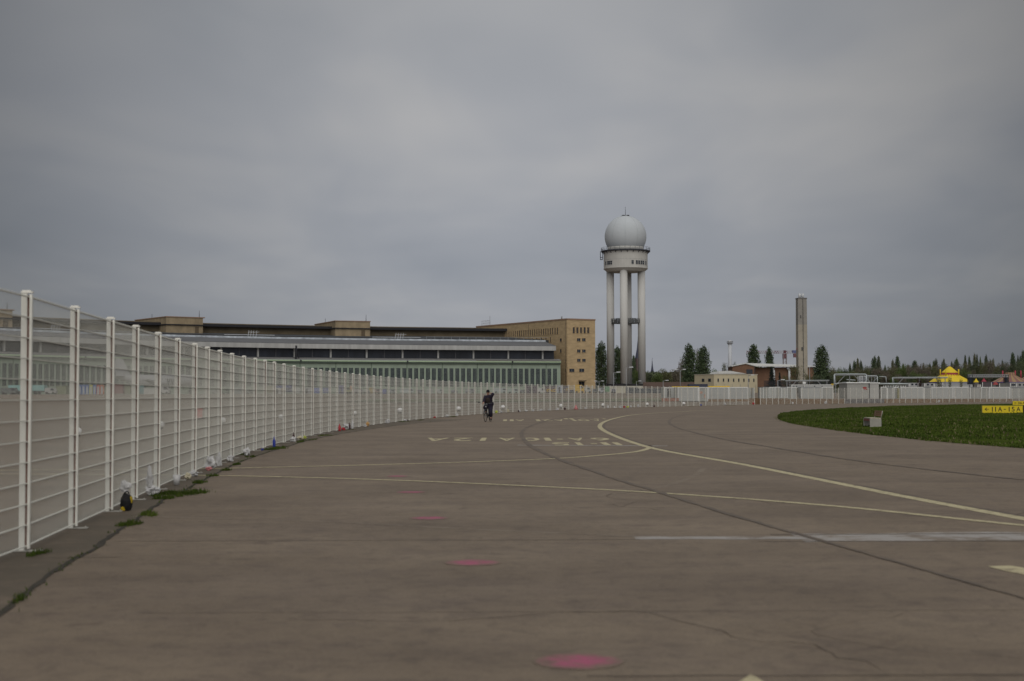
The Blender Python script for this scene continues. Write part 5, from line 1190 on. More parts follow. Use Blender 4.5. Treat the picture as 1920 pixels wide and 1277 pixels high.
def crown_mesh(kind, h, r, foli, n, leaf, seed):
    """kind poplar | round | conifer | sapling ; unit: metres; origin at ground"""
    rd = random.Random(seed); b = MB(); cl = []
    if kind == 'poplar':
        lobes = [(0, 0, 1.0, .9), (.1 * r, 0, .97, .8)] + [(rd.uniform(-.55, .55) * r, rd.uniform(-.55, .55) * r, rd.uniform(.80, .97), .7) for _ in range(6)] + [(r * .85 * rd.choice((-1, 1)), 0, rd.uniform(.5, .75), .45)]
        prof = [(0, .42), (.15, .78), (.38, 1), (.62, .95), (.82, .74), (.94, .46), (1, .2)]
        for lx, ly, lh, lw in lobes:
            for i in range(int(n / 17)):
                t = rd.random(); z = h * (.04 + .94 * lh * t)
                for (t0, e0), (t1, e1) in zip(prof, prof[1:]):
                    if t0 <= t <= t1: env = e0 + (e1 - e0) * (t - t0) / (t1 - t0)
                a = rd.uniform(0, 6.28); q = r * lw * env * rd.random() ** .4 * (1 + .18 * math.sin(z * 1.7 + lx * 9))
                cl.append((lx * (1 - .35 * t) + q * math.cos(a), ly * (1 - .35 * t) + q * math.sin(a), z, .10, 2.2))
    elif kind == 'round':
        lob = [(rd.uniform(-.5, .5) * r, rd.uniform(-.5, .5) * r, rd.uniform(.42, .80) * h, rd.uniform(.35, .6) * r) for _ in range(9)]
        for i in range(int(n / 3.2)):
            lx, ly, lz, lr = rd.choice(lob); a = rd.uniform(0, 6.28); ph = math.acos(rd.uniform(-1, 1)); q = lr * rd.uniform(.5, 1.08)
            cl.append((lx + q * math.sin(ph) * math.cos(a), ly + q * math.sin(ph) * math.sin(a), max(h * .08, lz + q * math.cos(ph) * 1.0), .3, .9))
        for i in range(int(n / 8)): cl.append((rd.gauss(0, r * .4), rd.gauss(0, r * .4), rd.uniform(.05, .5) * h, .4, 1))
    elif kind == 'conifer':
        for i in range(int(n / 3)):
            t = rd.random() ** 1.5; z = h * (.04 + .96 * t); lay = .75 + .25 * math.sin(t * 60); a = rd.uniform(0, 6.28); q = r * (1 - t) * lay * rd.random() ** .4
            cl.append((q * math.cos(a), q * math.sin(a), z, .25, .5))
    else:
        for k in range(7):
            a = rd.uniform(0, 6.28); lean = rd.uniform(.3, 1) * r
            for i in range(int(n / 22)):
                t = rd.random(); z = h * (.28 + .72 * t * rd.uniform(.8, 1)); cl.append((lean * t * math.cos(a) * 1.0 + rd.gauss(0, .12), lean * t * math.sin(a) + rd.gauss(0, .12), z, .12, 1.2))
    for (x, y, z, s, st) in cl:
        b.k = rd.randrange(2) if rd.random() < .5 else (0 if noise.noise(Vector((x * .6, y * .6, z * .4))) < 0 else 1)
        for _ in range(3):
            c = Vector((x + rd.gauss(0, s), y + rd.gauss(0, s), z + rd.gauss(0, s * st))); u = Vector((rd.gauss(0, 1), rd.gauss(0, 1), rd.gauss(0, 1) * (1.6 if kind == 'poplar' else .8))).normalized(); v = u.orthogonal().normalized(); v = Matrix.Rotation(rd.uniform(0, 6.28), 3, u) @ v
            l = leaf * rd.uniform(.6, 1.4); w_ = l * .5
            b.poly([c - u * l * .5, c + v * w_ * .5, c + u * l * .5, c - v * w_ * .5])
    return b
def trunk_mesh(kind, h, r, seed):
    rd = random.Random(seed + 99); b = MB(); tr = max(.08, h * .014)
    b.bar((0, 0, -.3), (0, 0, h * .45), tr, n=8, w2=.7); b.bar((0, 0, h * .45), (.1, 0, h * (.9 if kind != 'round' else .75)), tr * .7, n=7, w2=.2)
    nb = {'poplar': 14, 'round': 16, 'conifer': 8, 'sapling': 7}[kind]
    for i in range(nb):
        z0 = h * rd.uniform(.15 if kind == 'poplar' else .25, .6); a = rd.uniform(0, 6.28); q = r * rd.uniform(.4, .85); up = h * rd.uniform(.15, .35) * (1.2 if kind == 'poplar' else .8)
        m_ = Vector((q * .5 * math.cos(a), q * .5 * math.sin(a), z0 + up * .4)); e_ = Vector((q * math.cos(a), q * math.sin(a), min(h * .96, z0 + up)))
        b.bar((0, 0, z0), m_, tr * .4, n=5, w2=.6); b.bar(m_, e_, tr * .24, n=5, w2=.3)
    return b
PROTO = {}
def tree(px, ytop, wpx, Y, kind, foli, label, name, group=None, n=None, zg=None, leaf=None, var=0, dens=1.0):
    a = P(px, 720, Y); zb_ = ter(a.x, Y) if zg is None else zg; zt = P(px, ytop, Y).z; h = zt - zb_; r = wpx * Y / F / 2
    key = (kind, foli, var)
    H0, R0 = {'poplar': (20, 2.4), 'round': (12, 5), 'conifer': (9, 3.6), 'sapling': (4, 1.0)}[kind]
    o = empty(name, (a.x, Y, zb_), random.uniform(0, 6.28), label, 'tree', group)
    if key not in PROTO:
        nn = {'poplar': 5600, 'round': 3600, 'conifer': 3000, 'sapling': 620}[kind] * dens
        lf = leaf or {'poplar': .46, 'round': .46, 'conifer': .42, 'sapling': .2}[kind]
        t = trunk_mesh(kind, H0, R0, var + 5); tm = t.build('trunk', BARK, o)
        c = crown_mesh(kind, H0, R0, foli, int(nn), lf, var * 7 + 3); cm_ = c.build('crown', FO[foli], o); PROTO[key] = (tm.data, cm_.data)
    else:
        for nm, d in zip(('trunk', 'crown'), PROTO[key]):
            q = bpy.data.objects.new(nm, d); COL.objects.link(q); q.parent = o
    o.scale = (r / R0, r / R0, h / H0); return o
PG = 'slim poplars near the tower and halls'
for i, (px, yt, wd, Y, lab_) in enumerate(((1128.5, 637, 21, 590, 'tall dark poplar between stone block and radar tower'), (1158, 646, 19, 600, 'dark poplar seen between the left and front tower columns'), (1188, 664, 8, 640, 'slim dark tree just behind the rear tower column'),
    (1292, 641, 22, 560, 'tallest poplar behind the cream building, left of the pair'), (1320, 645, 21, 570, 'poplar behind the cream building, right of the pair'), (1414, 643, 23, 620, 'poplar rising behind the left part of the brick hall'), (1442.5, 647.5, 17, 640, 'narrower poplar behind the middle of the brick hall'), (1542, 644, 25, 520, 'tall poplar right of the tall chimney'))):
    tree(px, yt + 1.2, wd * 1.38, Y, 'poplar', 'dark', lab_, 'poplar', PG, var=i % 3)
for i, (px, yt, wd, Y, k, fo, lab_, dn) in enumerate(((1279, 655, 14, 640, 'round', 'brown', 'thin bare tree just left of the tall poplar pair', .5), (1307, 651, 12, 650, 'round', 'brown', 'bare pale tree between the two poplars of the pair', .5), (1337, 691, 24, 540, 'round', 'green', 'bright green bush left of the slim flue stack', 1), (1360, 678, 16, 640, 'round', 'olive', 'thin budding tree left of the slim flue stack', .5), (1378, 677, 12, 650, 'round', 'deep', 'small dark tree right of the slim flue stack', 1),
    (1218, 693, 22, 640, 'round', 'deep', 'dark leafy tree right behind the right tower column', 1), (1232, 698, 26, 600, 'round', 'green', 'bright green tree between tower and brown wall', 1), (1249, 689, 30, 660, 'round', 'olive', 'tall budding tree over the brown wall', 1), (1268, 688, 30, 680, 'round', 'brown', 'grey brown tree left of the poplar pair', 1), (1196, 690, 18, 600, 'round', 'green', 'green tree seen between the rear and right columns', 1), (1213, 688, 10, 700, 'round', 'olive', 'thin tree crown touching the right column', .5),
    (1493, 683, 34, 500, 'round', 'olive', 'budding tree in front of the brick hall left of the chimney', .55), (1515, 694, 20, 480, 'round', 'olive', 'small thin tree at the foot of the tall chimney', .5), (1529, 700, 22, 500, 'round', 'deep', 'dark bush left of the poplar by the chimney', 1), (1557, 697, 26, 520, 'round', 'deep', 'dark bush right of the poplar by the chimney', 1), (1471, 702, 18, 490, 'round', 'olive', 'low budding bush right of the conifer', .6))):
    tree(px, yt, wd, Y, k, fo, lab_, 'broadleaf_tree' if 'bush' not in lab_ else 'bush', 'trees between tower and chimney', var=(i % 2) + (10 if dn < 1 else 0), dens=dn)
tree(1447, 688.5, 30, 430, 'conifer', 'conifer', 'dark blue green conifer in front of the brick hall', 'conifer')
tree(1462, 699, 16, 425, 'conifer', 'conifer', 'smaller dark conifer right of the larger one', 'conifer')
# treeline right
pop = [(1594, 677.8, 6), (1602.5, 674, 8), (1608.6, 670, 6), (1614.5, 672, 7), (1640.5, 665.5, 10), (1648, 666, 8), (1674.6, 671.5, 5), (1683, 666, 10), (1693.7, 678, 7), (1716, 674.5, 13), (1731.6, 677, 5), (1744, 679, 5), (1751, 675, 6), (1755.6, 669, 8), (1767, 675.6, 4), (1770.5, 671, 6), (1785, 674, 6), (1794.4, 669.5, 8), (1810.4, 664, 5.5), (1818, 664, 5.5), (1828, 661, 6), (1832.7, 662.5, 5), (1838.8, 665, 4.5), (1850, 662.5, 6), (1858, 673, 4), (1863, 668.5, 6), (1880, 673, 5), (1899.4, 659.5, 10), (1909.4, 662.5, 5), (1914, 664, 5), (1919, 655, 9), (1929, 658, 8), (1703, 681, 5), (1660, 681, 5)]
for i, (px, yt, wd) in enumerate(sorted(pop)):
    tree(px, yt + (.6 if i % 3 else 2.2), wd * 1.45, 700 + (i * 37) % 60, 'poplar', ('deep', 'dark', 'olive', 'deep', 'green')[i % 5] if wd < 9 else 'dark', 'slim poplar on the right horizon, ' + ordn(i) + ' from the left in that treeline', 'poplar', 'slim poplars of the right treeline', var=i % 3)
brd = []
rd = random.Random(21); x = 1556
while x < 1955:
    top = 689 - 9 * smooth((x - 1580) / 160) - (4 * smooth((x - 1760) / 60)) - 3 * smooth((x - 1860) / 50)
    brd.append((x, top + rd.uniform(-3.0, 4.5), rd.uniform(20, 32), 660 + rd.uniform(-25, 30), rd.choice(['brown', 'brown', 'deep', 'olive', 'green', 'deep']))); x += rd.uniform(7, 11)
x = 1560
while x < 1955:
    brd.append((x, 698 + rd.uniform(-5, 4) - 4 * smooth((x - 1750) / 80), rd.uniform(22, 34), 600 + rd.uniform(-15, 15), rd.choice(['deep', 'deep', 'green', 'olive', 'brown']))); x += rd.uniform(10, 15)
cnm = {'brown': 'greyish brown barely leafed', 'deep': 'dark green', 'olive': 'olive budding', 'green': 'fresh green'}
cnt = {}
for i, (px, yt, wd, Y, fo) in enumerate(sorted(brd)):
    cnt[fo] = cnt.get(fo, -1) + 1
    tree(px, yt, wd, Y, 'round', fo, cnm[fo] + ' tree of the right treeline, ' + ordn(cnt[fo]) + ' of its colour from the left', 'broadleaf_tree', 'broadleaf trees of the right treeline', var=i % 2)
# fill of far woods
wd_ = MB(); rd = random.Random(4)
for i in range(9000):
    px = rd.uniform(1190, 2050) if rd.random() < .8 else rd.uniform(1190, 1300); Y = rd.uniform(780, 830); zt = P(px, 701 - (7 * smooth((px - 1560) / 180)), Y).z
    c = P(px, 700, Y); c.z = 1 + (zt - 1) * rd.random() ** .7; u = Vector((rd.gauss(0, 1), rd.gauss(0, 1), rd.gauss(0, 1))).normalized(); v = u.orthogonal(); l = rd.uniform(.8, 2.2); wd_.k = rd.randrange(2)
    wd_.poly([c - u * l, c + v * l * .6, c + u * l, c - v * l * .6])
tag(wd_.build('distant_woods', FO['deep']), 'far mass of woodland closing the horizon behind the trees', kind='stuff')
# saplings
for (px, yt, wd, fo, lab_) in ((1724, 706.5, 16, 'purple', 'dark purple leaved sapling above the containers'), (1760, 704, 13, 'olive', 'thin sapling in front of the left side of the yellow tent'), (1781, 704.5, 10, 'deep', 'small dark sapling before the middle of the yellow tent'), (1801.5, 709, 10, 'olive', 'smallest sapling before the right side of the yellow tent')):
    tree(px, yt, wd, 300, 'sapling', fo, lab_, 'sapling', None, zg=.2)

# ================================================================= SIGNS
def textmesh(b, s, x0, x1, z0, z1, y, charset):
    """charset: list (ch, a, b) fractions of the width"""
    for ch, a, c in charset:
        xa = x0 + (x1 - x0) * a; xb = x0 + (x1 - x0) * c
        if ch == '-': v, f = [(0, .40), (1, .40), (1, .56), (0, .56)], [(0, 1, 2, 3)]
        elif ch == '<': v, f = [(0, .5), (.42, .02), (.62, .02), (.30, .42), (1, .42), (1, .58), (.30, .58), (.62, .98), (.42, .98)], [(0, 1, 2, 3), (0, 3, 4, 5, 6), (0, 6, 7, 8)]
        else: v, f = gl(ch)
        k = len(b.v); b.v += [(xa + u * (xb - xa), y, z0 + q * (z1 - z0)) for u, q in v]
        for t in f: b._f(tuple(k + i for i in t))
SY = mat('sign_yellow', (.62, .48, .015), .5, .05, .6); INK = mat('sign_ink', (.012, .012, .012), .6, .1)
Y = 104; a = P(1842, 774.6, Y); c = P(1917.6, 760.6, Y)
o = empty('taxiway_sign', (a.x, Y, 0), 0, 'long yellow sign on the grass reading 11A-15A with a left arrow', 'sign'); w_ = c.x - a.x; z0 = max(.10, a.z); z1 = c.z
b = MB(); b.box(0, w_, 0, .16, z0, z1); b.build('board', SY, o)
b = MB(); b.box(-.03, w_ + .03, -.012, .17, z1 + .001, z1 + .02); b.box(-.03, -.001, -.012, .17, z0, z1); b.build('frame', mat('sign_frame', (.25, .22, .05), .6, .1), o)
# letter slots measured on the board (fractions of the width)
b = MB(); tx = [('<', .055, .165), ('1', .235, .258), ('1', .315, .338), ('A', .385, .49), ('-', .53, .585), ('1', .652, .675), ('5', .725, .80), ('A', .84, .945)]
hz = (z1 - z0); textmesh(b, '', 0, w_, z0 + hz * .20, z0 + hz * .84, -.004, tx[1:]); textmesh(b, '', 0, w_, z0 + hz * .30, z0 + hz * .74, -.004, tx[:1]); b.build('lettering', INK, o)
for x in (.3, w_ / 2, w_ - .3): b = MB(); b.bar((x, .08, 0), (x, .08, z0), .04, n=6); b.build('leg', GREY, o)
o2 = empty('taxiway_sign', (c.x + .04, Y, 0), 0, 'black sign panel cut by the right edge beside the yellow one', 'sign'); b = MB(); b.box(0, 1.3, 0, .16, z0, z1); b.build('board', BLK, o2)
for x in (.3, 1.0): b = MB(); b.bar((x, .08, 0), (x, .08, z0), .04, n=6); b.build('leg', GREY, o2)
Y = 175; a = P(1899.3, 761, Y); c = P(1945, 752, Y); o = empty('taxiway_sign', (a.x, Y, 0), 0, 'farther yellow sign reading 16A with a left arrow, cut by the edge', 'sign'); w_ = c.x - a.x; z0, z1 = .12, c.z
b = MB(); b.box(0, w_, 0, .16, z0, z1); b.k = 1; b.box(w_ * .205, w_ * .215, -.006, -.001, z0, z1); b.build('board', [SY, mat('sign_frame', (.2, .2, .1))], o)
b = MB(); hz = z1 - z0; textmesh(b, '', 0, w_, z0 + hz * .34, z0 + hz * .70, -.01, [('<', .05, .16)]); textmesh(b, '', 0, w_, z0 + hz * .22, z0 + hz * .80, -.01, [('1', .235, .265), ('6', .295, .365), ('A', .39, .49)]); b.build('lettering', INK, o)
for x in (.3, w_ - .3): b = MB(); b.bar((x, .08, 0), (x, .08, z0), .04, n=6); b.build('leg', GREY, o)

# ================================================================= BENCH
CONC = mat('bench_concrete', (.30, .29, .26), .85, .1, 4, .2); WOOD = mat('bench_wood', (.20, .115, .07), .7, .2, 3, stretch=(1, 6, 6)); WOODP = mat('bench_seat_wood', (.42, .38, .30), .75, .12, 3)
p0 = G(1631.3, 804.5); d = Vector((.10, 1.57, 0)).normalized(); e = Vector((d.y, -d.x, 0))
o = empty('park_bench', (p0.x, p0.y, .04), math.atan2(d.y, d.x), 'concrete and wood bench standing end-on at the edge of the grass', 'bench')
# local x = long axis (away), y = left; end panel spans y 0..-0.49
for x in (0, 1.5):
    b = MB(); b.box(x, x + .09, -.49, 0, -.05, .40); b.build('side_panel', CONC, o, bevel=.012)
b = MB()
for k in range(4): y = -.03 - k * .115; b.box(.0, 1.59, y - .10, y, .401, .44)
b.build('seat', WOODP, o, bevel=.006)
b = MB(); b.box(.10, 1.49, -.02, .0, .30, .385); b.build('apron_board', mat('bench_red_board', (.22, .075, .06), .7, .15), o)
for x in (.03, 1.5):
    b = MB(); b.bar((x, -.47, .40), (x, -.54, .74), .022, n=8); b.build('back_post', CONC, o)
b = MB()
for k in range(3): z = .50 + k * .085; y = -.465 - k * .016; b.box(-.0, 1.59, y - .018, y, z, z + .075)
b.build('backrest', WOOD, o)

# ================================================================= LITTER AT THE FENCE FOOT
def blob(seed, sx, sy, sz, crumple=.35, n=3):
    """crumpled sheet-plastic lump"""
    import bmesh
    bm = bmesh.new(); bmesh.ops.create_icosphere(bm, subdivisions=n, radius=.5)
    for v in bm.verts:
        q = v.co * 3 + Vector((seed * 3.1, seed, 0)); d_ = 1 + crumple * noise.noise(q) + crumple * .6 * noise.noise(q * 2.7); v.co *= d_
        v.co.x *= sx; v.co.y *= sy; v.co.z = max(0, (v.co.z + .42)) * sz
    me = bpy.data.meshes.new('bag'); bm.to_mesh(me); bm.free(); return me
PLA = mat('thin_white_plastic', (.50, .50, .50), .35, .12, 6); PLB = mat('cream_plastic', (.50, .46, .34), .4, .1, 4)
cl_ = {'w': PLA, 'c': PLB, 'r': mat('red_litter', (.38, .03, .04), .5, .2), 'd': mat('dark_litter', (.05, .02, .025), .6, .2), 'b': mat('blue_litter', (.03, .05, .30), .4, .1), 'o': mat('orange_litter', (.50, .30, .12), .6, .2), 'y': mat('lime_litter', (.45, .50, .10), .6, .2), 'p': mat('pink_litter', (.5, .2, .2), .6, .1)}
cn_ = {'w': 'white', 'c': 'cream', 'r': 'red', 'd': 'dark maroon', 'b': 'blue', 'o': 'orange', 'y': 'lime yellow', 'p': 'pinkish'}
LIT = [(259, 906, 'w', 'bag', .16, .50), (272, 922, 'w', 'bag', .34, .26), (313, 909, 'w', 'cup', .13, .17), (336, 900, 'c', 'bag', .20, .20), (350, 890, 'w', 'bag', .30, .18), (376, 884, 'p', 'bag', .22, .12), (384, 874, 'w', 'bag', .34, .42), (396, 868, 'w', 'bag', .18, .44), (419, 866, 'w', 'bag', .25, .24), (451, 853, 'w', 'bag', .28, .36), (481, 841, 'b', 'bag', .14, .08), (503.5, 833, 'b', 'bottle', .09, .30), (540, 824, 'w', 'bag', .28, .26), (541, 822, 'd', 'bottle', .07, .3), (555, 820, 'c', 'bag', .34, .18), (563, 819, 'y', 'bag', .18, .14), (629.5, 808.5, 'r', 'bottle', .12, .30), (637, 808.5, 'r', 'bag', .26, .18), (643, 806, 'w', 'bag', .42, .42), (648, 804, 'd', 'bottle', .12, .30), (654, 803, 'w', 'bottle', .12, .42), (678, 798.5, 'w', 'bag', .26, .2), (684.7, 798.5, 'o', 'bag', .34, .32), (722.7, 794, 'w', 'bag', .40, .36), (755, 791, 'w', 'bag', .28, .16), (759, 790.5, 'd', 'bag', .2, .12), (812, 786, 'r', 'bag', .30, .16), (835, 783, 'w', 'bag', .4, .24), (853.8, 782, 'w', 'bag', .34, .3), (928, 776.5, 'y', 'bag', .3, .35), (937, 776, 'w', 'bag', .3, .25), (950, 775, 'c', 'bag', .35, .5), (969, 773.5, 'd', 'bag', .25, .25), (972, 773, 'w', 'bag', .3, .3), (984, 772.6, 'w', 'bag', .4, .25), (997, 772, 'w', 'bag', .35, .25), (1012, 771, 'w', 'bag', .4, .3), (1027.5, 770.6, 'w', 'bag', .35, .25), (1043, 769.8, 'w', 'bag', .4, .35), (1057, 769, 'd', 'bag', .3, .4), (1077, 768.2, 'p', 'cone', .5, .5), (1096, 767.7, 'w', 'bag', .35, .3), (1138, 766.5, 'w', 'bag', .3, .5), (1150, 765.8, 'w', 'bag', .35, .3), (1161, 765.6, 'w', 'bag', .5, .45), (1168.7, 765.4, 'r', 'bag', .45, .35), (1175, 765, 'y', 'bag', .45, .3), (1181, 764.8, 'w', 'bag', .3, .4), (1195, 764.2, 'w', 'bag', .35, .5), (1224.6, 763.3, 'd', 'bag', .3, .4), (1312.8, 761.3, 'b', 'bag', .4, .35), (1358, 760, 'w', 'bag', .45, .5), (1411, 759, 'r', 'bag', .5, .5), (1485, 757.9, 'w', 'bag', .5, .5), (1547, 757, 'w', 'bag', .7, .6), (1759, 755.5, 'w', 'bag', .6, .6)]
seen = {}
for i, (px, py, c_, k, wd, hh) in enumerate(LIT):
    p, dv = fpos(px); nrm = Vector((dv.y, -dv.x, 0)); pos = p + nrm * (.16 if k != 'bag' or wd < .3 else .12)
    z = 0.006 if i > 0 else .16
    nm = {'bag': 'plastic_bag', 'cup': 'paper_cup', 'bottle': 'bottle', 'cone': 'paper_cone'}[k]
    if k == 'bag':
        k_ = .62 if i < 15 else .66; me = blob(i + 1, wd * k_, wd * k_ * .8, hh * k_, .75); me.materials.append(cl_[c_]); o = bpy.data.objects.new(nm, me); COL.objects.link(o)
    else:
        b = MB(); r = wd / 2
        if k == 'cup': b.lathe([(r * .7, 0), (r, hh), (r * .9, hh), (r * .62, .01)], n=14)
        elif k == 'cone': b.lathe([(r, 0), (r * .5, hh * .5), (.02, hh)], n=10)
        else: b.lathe([(r * .9, 0), (r, .02), (r, hh * .6), (r * .35, hh * .8), (r * .35, hh)], n=12)
        o = b.build(nm, cl_[c_])
    o.location = (pos.x, pos.y, z); o.rotation_euler = (0, 0, random.uniform(0, 6))
    seen[(c_, k)] = seen.get((c_, k), -1) + 1; tot = sum(1 for q in LIT if q[2] == c_ and q[3] == k)
    word = {'bag': 'crumpled %s plastic bag', 'cup': '%s paper cup', 'bottle': '%s bottle standing upright', 'cone': '%s paper cone'}[k] % cn_[c_]
    tag(o, word + ' at the fence foot' + ('' if tot == 1 else ', ' + ordn(seen[(c_, k)]) + ' of its kind from the left'), {'bag': 'litter', 'cup': 'cup', 'bottle': 'bottle', 'cone': 'litter'}[k], 'litter blown against the fence')
# black and yellow backpack with a plastic bag above it
p, dv = fpos(210.5); nrm = Vector((dv.y, -dv.x, 0)); pos = p + nrm * .20
BKB = mat('backpack_black', (.012, .012, .013), .8, .3, 8, .4); BKY = mat('backpack_yellow', (.38, .27, .01), .8, .2, 8, .4)
o = empty('backpack', (pos.x - .02, pos.y, 0), R(20), 'black and yellow backpack leaning against the third fence post', 'backpack')
me = blob(3, .24, .26, .36, .16); me.materials.append(BKB); q = bpy.data.objects.new('body', me); COL.objects.link(q); q.parent = o; q.location = (0, 0, .0)
for (x, y, z, sx, sy, sz) in ((-.07, -.07, .0, .10, .08, .10), (.08, -.05, .13, .07, .10, .17), (-.06, -.03, .18, .07, .08, .10)):
    me = blob(7, sx, sy, sz, .2, 2); me.materials.append(BKY); q = bpy.data.objects.new('pocket', me); COL.objects.link(q); q.parent = o; q.location = (x, y, z)
b = MB(); b.tube([(-.05, 0, .32), (-.02, 0, .37), (.03, 0, .37), (.05, 0, .32)], .012, 6); b.build('handle', BKB, o)
o.scale = (.66, .66, .68)
me = blob(11, .13, .07, .15, .7); me.materials.append(PLA); q = bpy.data.objects.new('plastic_bag', me); COL.objects.link(q); q.location = (pos.x - .06, pos.y + .06, .24); tag(q, 'thin clear plastic bag caught on the fence above the backpack', 'litter')

# ================================================================= BICYCLE
pb = G(910.3, 790.9); hd = Vector((-.27, -1.03, 0)).normalized()     # riding towards the viewer, slightly left
bc = empty('bicycle', (pb.x - hd.x * .53, pb.y - hd.y * .53, 0), math.atan2(hd.y, hd.x), 'dark town bicycle ridden towards the viewer by the fence', 'bicycle')
TYR = mat('tyre_rubber', (.015, .015, .015), .8, .2); FRM = mat('frame_black', (.02, .02, .025), .35, .1, spec=.5); CHR = mat('chrome', (.16, .165, .17), .35, .05, metal=.6)
WR_ = .345
for x in (.53, -.53):
    b = MB(); n = 40; m_ = 8
    for i in range(n):
        a = 2 * math.pi * i / n
        for j in range(m_): t = 2 * math.pi * j / m_; q = WR_ - .018 + .018 * math.cos(t); b.v.append((x + q * math.cos(a), .018 * math.sin(t), WR_ + q * math.sin(a)))
    for i in range(n):
        for j in range(m_): b._f((i * m_ + j, i * m_ + (j + 1) % m_, ((i + 1) % n) * m_ + (j + 1) % m_, ((i + 1) % n) * m_ + j), True)
    t_ = b.build('wheel', TYR, bc)
    b = MB(); b.bar((x, -.05, WR_), (x, .05, WR_), .02, n=10)
    for i in range(18): a = 2 * math.pi * i / 18; b.bar((x, .02 * (-1) ** i, WR_), (x + (WR_ - .03) * math.cos(a), 0, WR_ + (WR_ - .03) * math.sin(a)), .0016)
    b.build('spokes', CHR, t_)
b = MB(); bbk = (-.08, 0, .29); st_ = (-.24, 0, .80); hdp = (.33, 0, .88); hdl = (.37, 0, .72)
b.tube([bbk, st_], .016); b.tube([bbk, hdl], .019); b.tube([(-.22, 0, .74), hdp], .016); b.tube([hdl, hdp, (.31, 0, .98)], .019)
for s in (-1, 1): b.tube([bbk, (-.53, .05 * s, WR_)], .010); b.tube([(-.22, 0, .74), (-.53, .05 * s, WR_)], .009); b.tube([(.37, .0, .70), (.39, .05 * s, .66), (.53, .05 * s, WR_)], .012)
b.build('frame', FRM, bc)
b = MB(); b.tube([(.31, 0, .98), (.34, 0, 1.03)], .016); b.tube([(.12, .32, 1.05), (.26, .27, 1.05), (.34, .08, 1.04), (.34, -.08, 1.04), (.26, -.27, 1.05), (.12, -.32, 1.05)], .012); b.build('handlebar', CHR, bc)
for s in (-1, 1): b = MB(); b.bar((.12, .32 * s, 1.05), (.22, .29 * s, 1.05), .018, n=8); b.build('grip', TYR, bc)
b = MB(); b.bar((.28, -.30, 1.05), (.30, -.46, 1.10), .008); b.bar((.29, -.46, 1.06), (.29, -.46, 1.14), .035, n=10); b.build('mirror', FRM, bc)
b = MB(); b.bar((.40, 0, .86), (.46, 0, .86), .035, n=14); b.k = 1; b.bar((.461, 0, .86), (.468, 0, .86), .028, n=14); b.build('headlamp', [CHR, mat('lamp_lens', (.4, .4, .4), .3, .05)], bc)
b = MB(); b.tube([(.36, -.09, .98), (.40, .0, .95), (.36, .09, .98)], .012); b.box(.36, .41, -.03, .03, .96, 1.0); b.build('brake_cable', CHR, bc)
b = MB(); b.prism([(-.38, -.09, .83), (-.12, -.02, .85), (-.12, .02, .85), (-.38, .09, .83)], (0, 0, .05)); b.bar((-.24, 0, .78), (-.25, 0, .84), .014); b.build('saddle', TYR, bc, bevel=.015)
CA = R(78)
b = MB(); n = 20; b.bar((bbk[0], -.045, .29), (bbk[0], -.035, .29), .09, n=24)
pu = Vector((bbk[0] + .17 * math.cos(CA), -.09, .29 + .17 * math.sin(CA))); pd = Vector((bbk[0] - .17 * math.cos(CA), .09, .29 - .17 * math.sin(CA)))
b.bar((bbk[0], -.06, .29), (pu.x, -.07, pu.z), .011); b.bar((bbk[0], .06, .29), (pd.x, .07, pd.z), .011); b.bar((bbk[0], -.07, .29), (bbk[0], .07, .29), .02, n=8); b.build('crank', CHR, bc)
for s, q in ((-1, pu), (1, pd)): b = MB(); b.box(q.x - .045, q.x + .045, q.y - (.09 if s < 0 else 0), q.y + (0 if s < 0 else .09), q.z - .012, q.z + .012); b.build('pedal', TYR, bc)
for x, a0, a1 in ((.53, 20, 150), (-.53, 20, 190)):
    b = MB(); pts = [(x + (WR_ + .03) * math.cos(R(a)), 0, WR_ + (WR_ + .03) * math.sin(R(a))) for a in range(a0, a1, 10)]
    for p, q in zip(pts, pts[1:]): b.bar(p, q, .028, .006)
    b.build('mudguard', FRM, bc)

# ================================================================= CYCLIST
# local frame as the bicycle: x forward (towards the viewer), y to the rider's left (picture right), z up
pr_ = empty('person', bc.location, bc.rotation_euler.z, 'person in dark jacket and black beanie riding a bicycle, one arm raised to the head', 'person')
def skin(name, verts, edges, m, parent, sub=2, root=0):
    import bmesh
    me = bpy.data.meshes.new(name); me.from_pydata([v[:3] for v in verts], edges, []); me.materials.append(m)
    bm = bmesh.new(); bm.from_mesh(me); L_ = bm.verts.layers.skin.verify(); bm.verts.ensure_lookup_table()
    for i, v in enumerate(verts):
        r = v[3]; bm.verts[i][L_].radius = r if isinstance(r, tuple) else (r, r); bm.verts[i][L_].use_root = (i == root)
    bm.to_mesh(me); bm.free()
    o = bpy.data.objects.new(name, me); COL.objects.link(o); o.parent = parent
    sk = o.modifiers.new('skin', 'SKIN'); sk.use_smooth_shade = True; sk.branch_smoothing = .3
    if sub: s_ = o.modifiers.new('sub', 'SUBSURF'); s_.levels = sub; s_.render_levels = sub
    return o
SKN = mat('skin', (.42, .24, .17), .6, .08); JKT = mat('jacket_dark', (.018, .014, .026), .85, .25, 6); SWT = mat('jumper_brown_black', (.026, .018, .016), .9, .25, 8); TRS = mat('trousers_dark', (.016, .014, .026), .9, .25, 6); SHO = mat('shoe', (.05, .035, .035), .6, .2)
hipR, hipL = (-.20, -.10, .93), (-.20, .10, .93)
kR, kL = (.17, -.13, .80), (.02, .14, .53)
aR, aL = (pu.x - .04, -.14, pu.z + .12), (pd.x - .04, .14, pd.z + .11)
shR, shL = (-.02, -.16, 1.43), (-.04, .16, 1.45)
eR = (.04, -.23, 1.16); haR = (.20, -.21, 1.07)
eL = (.04, .34, 1.57); haL = (.0, .15, 1.63)
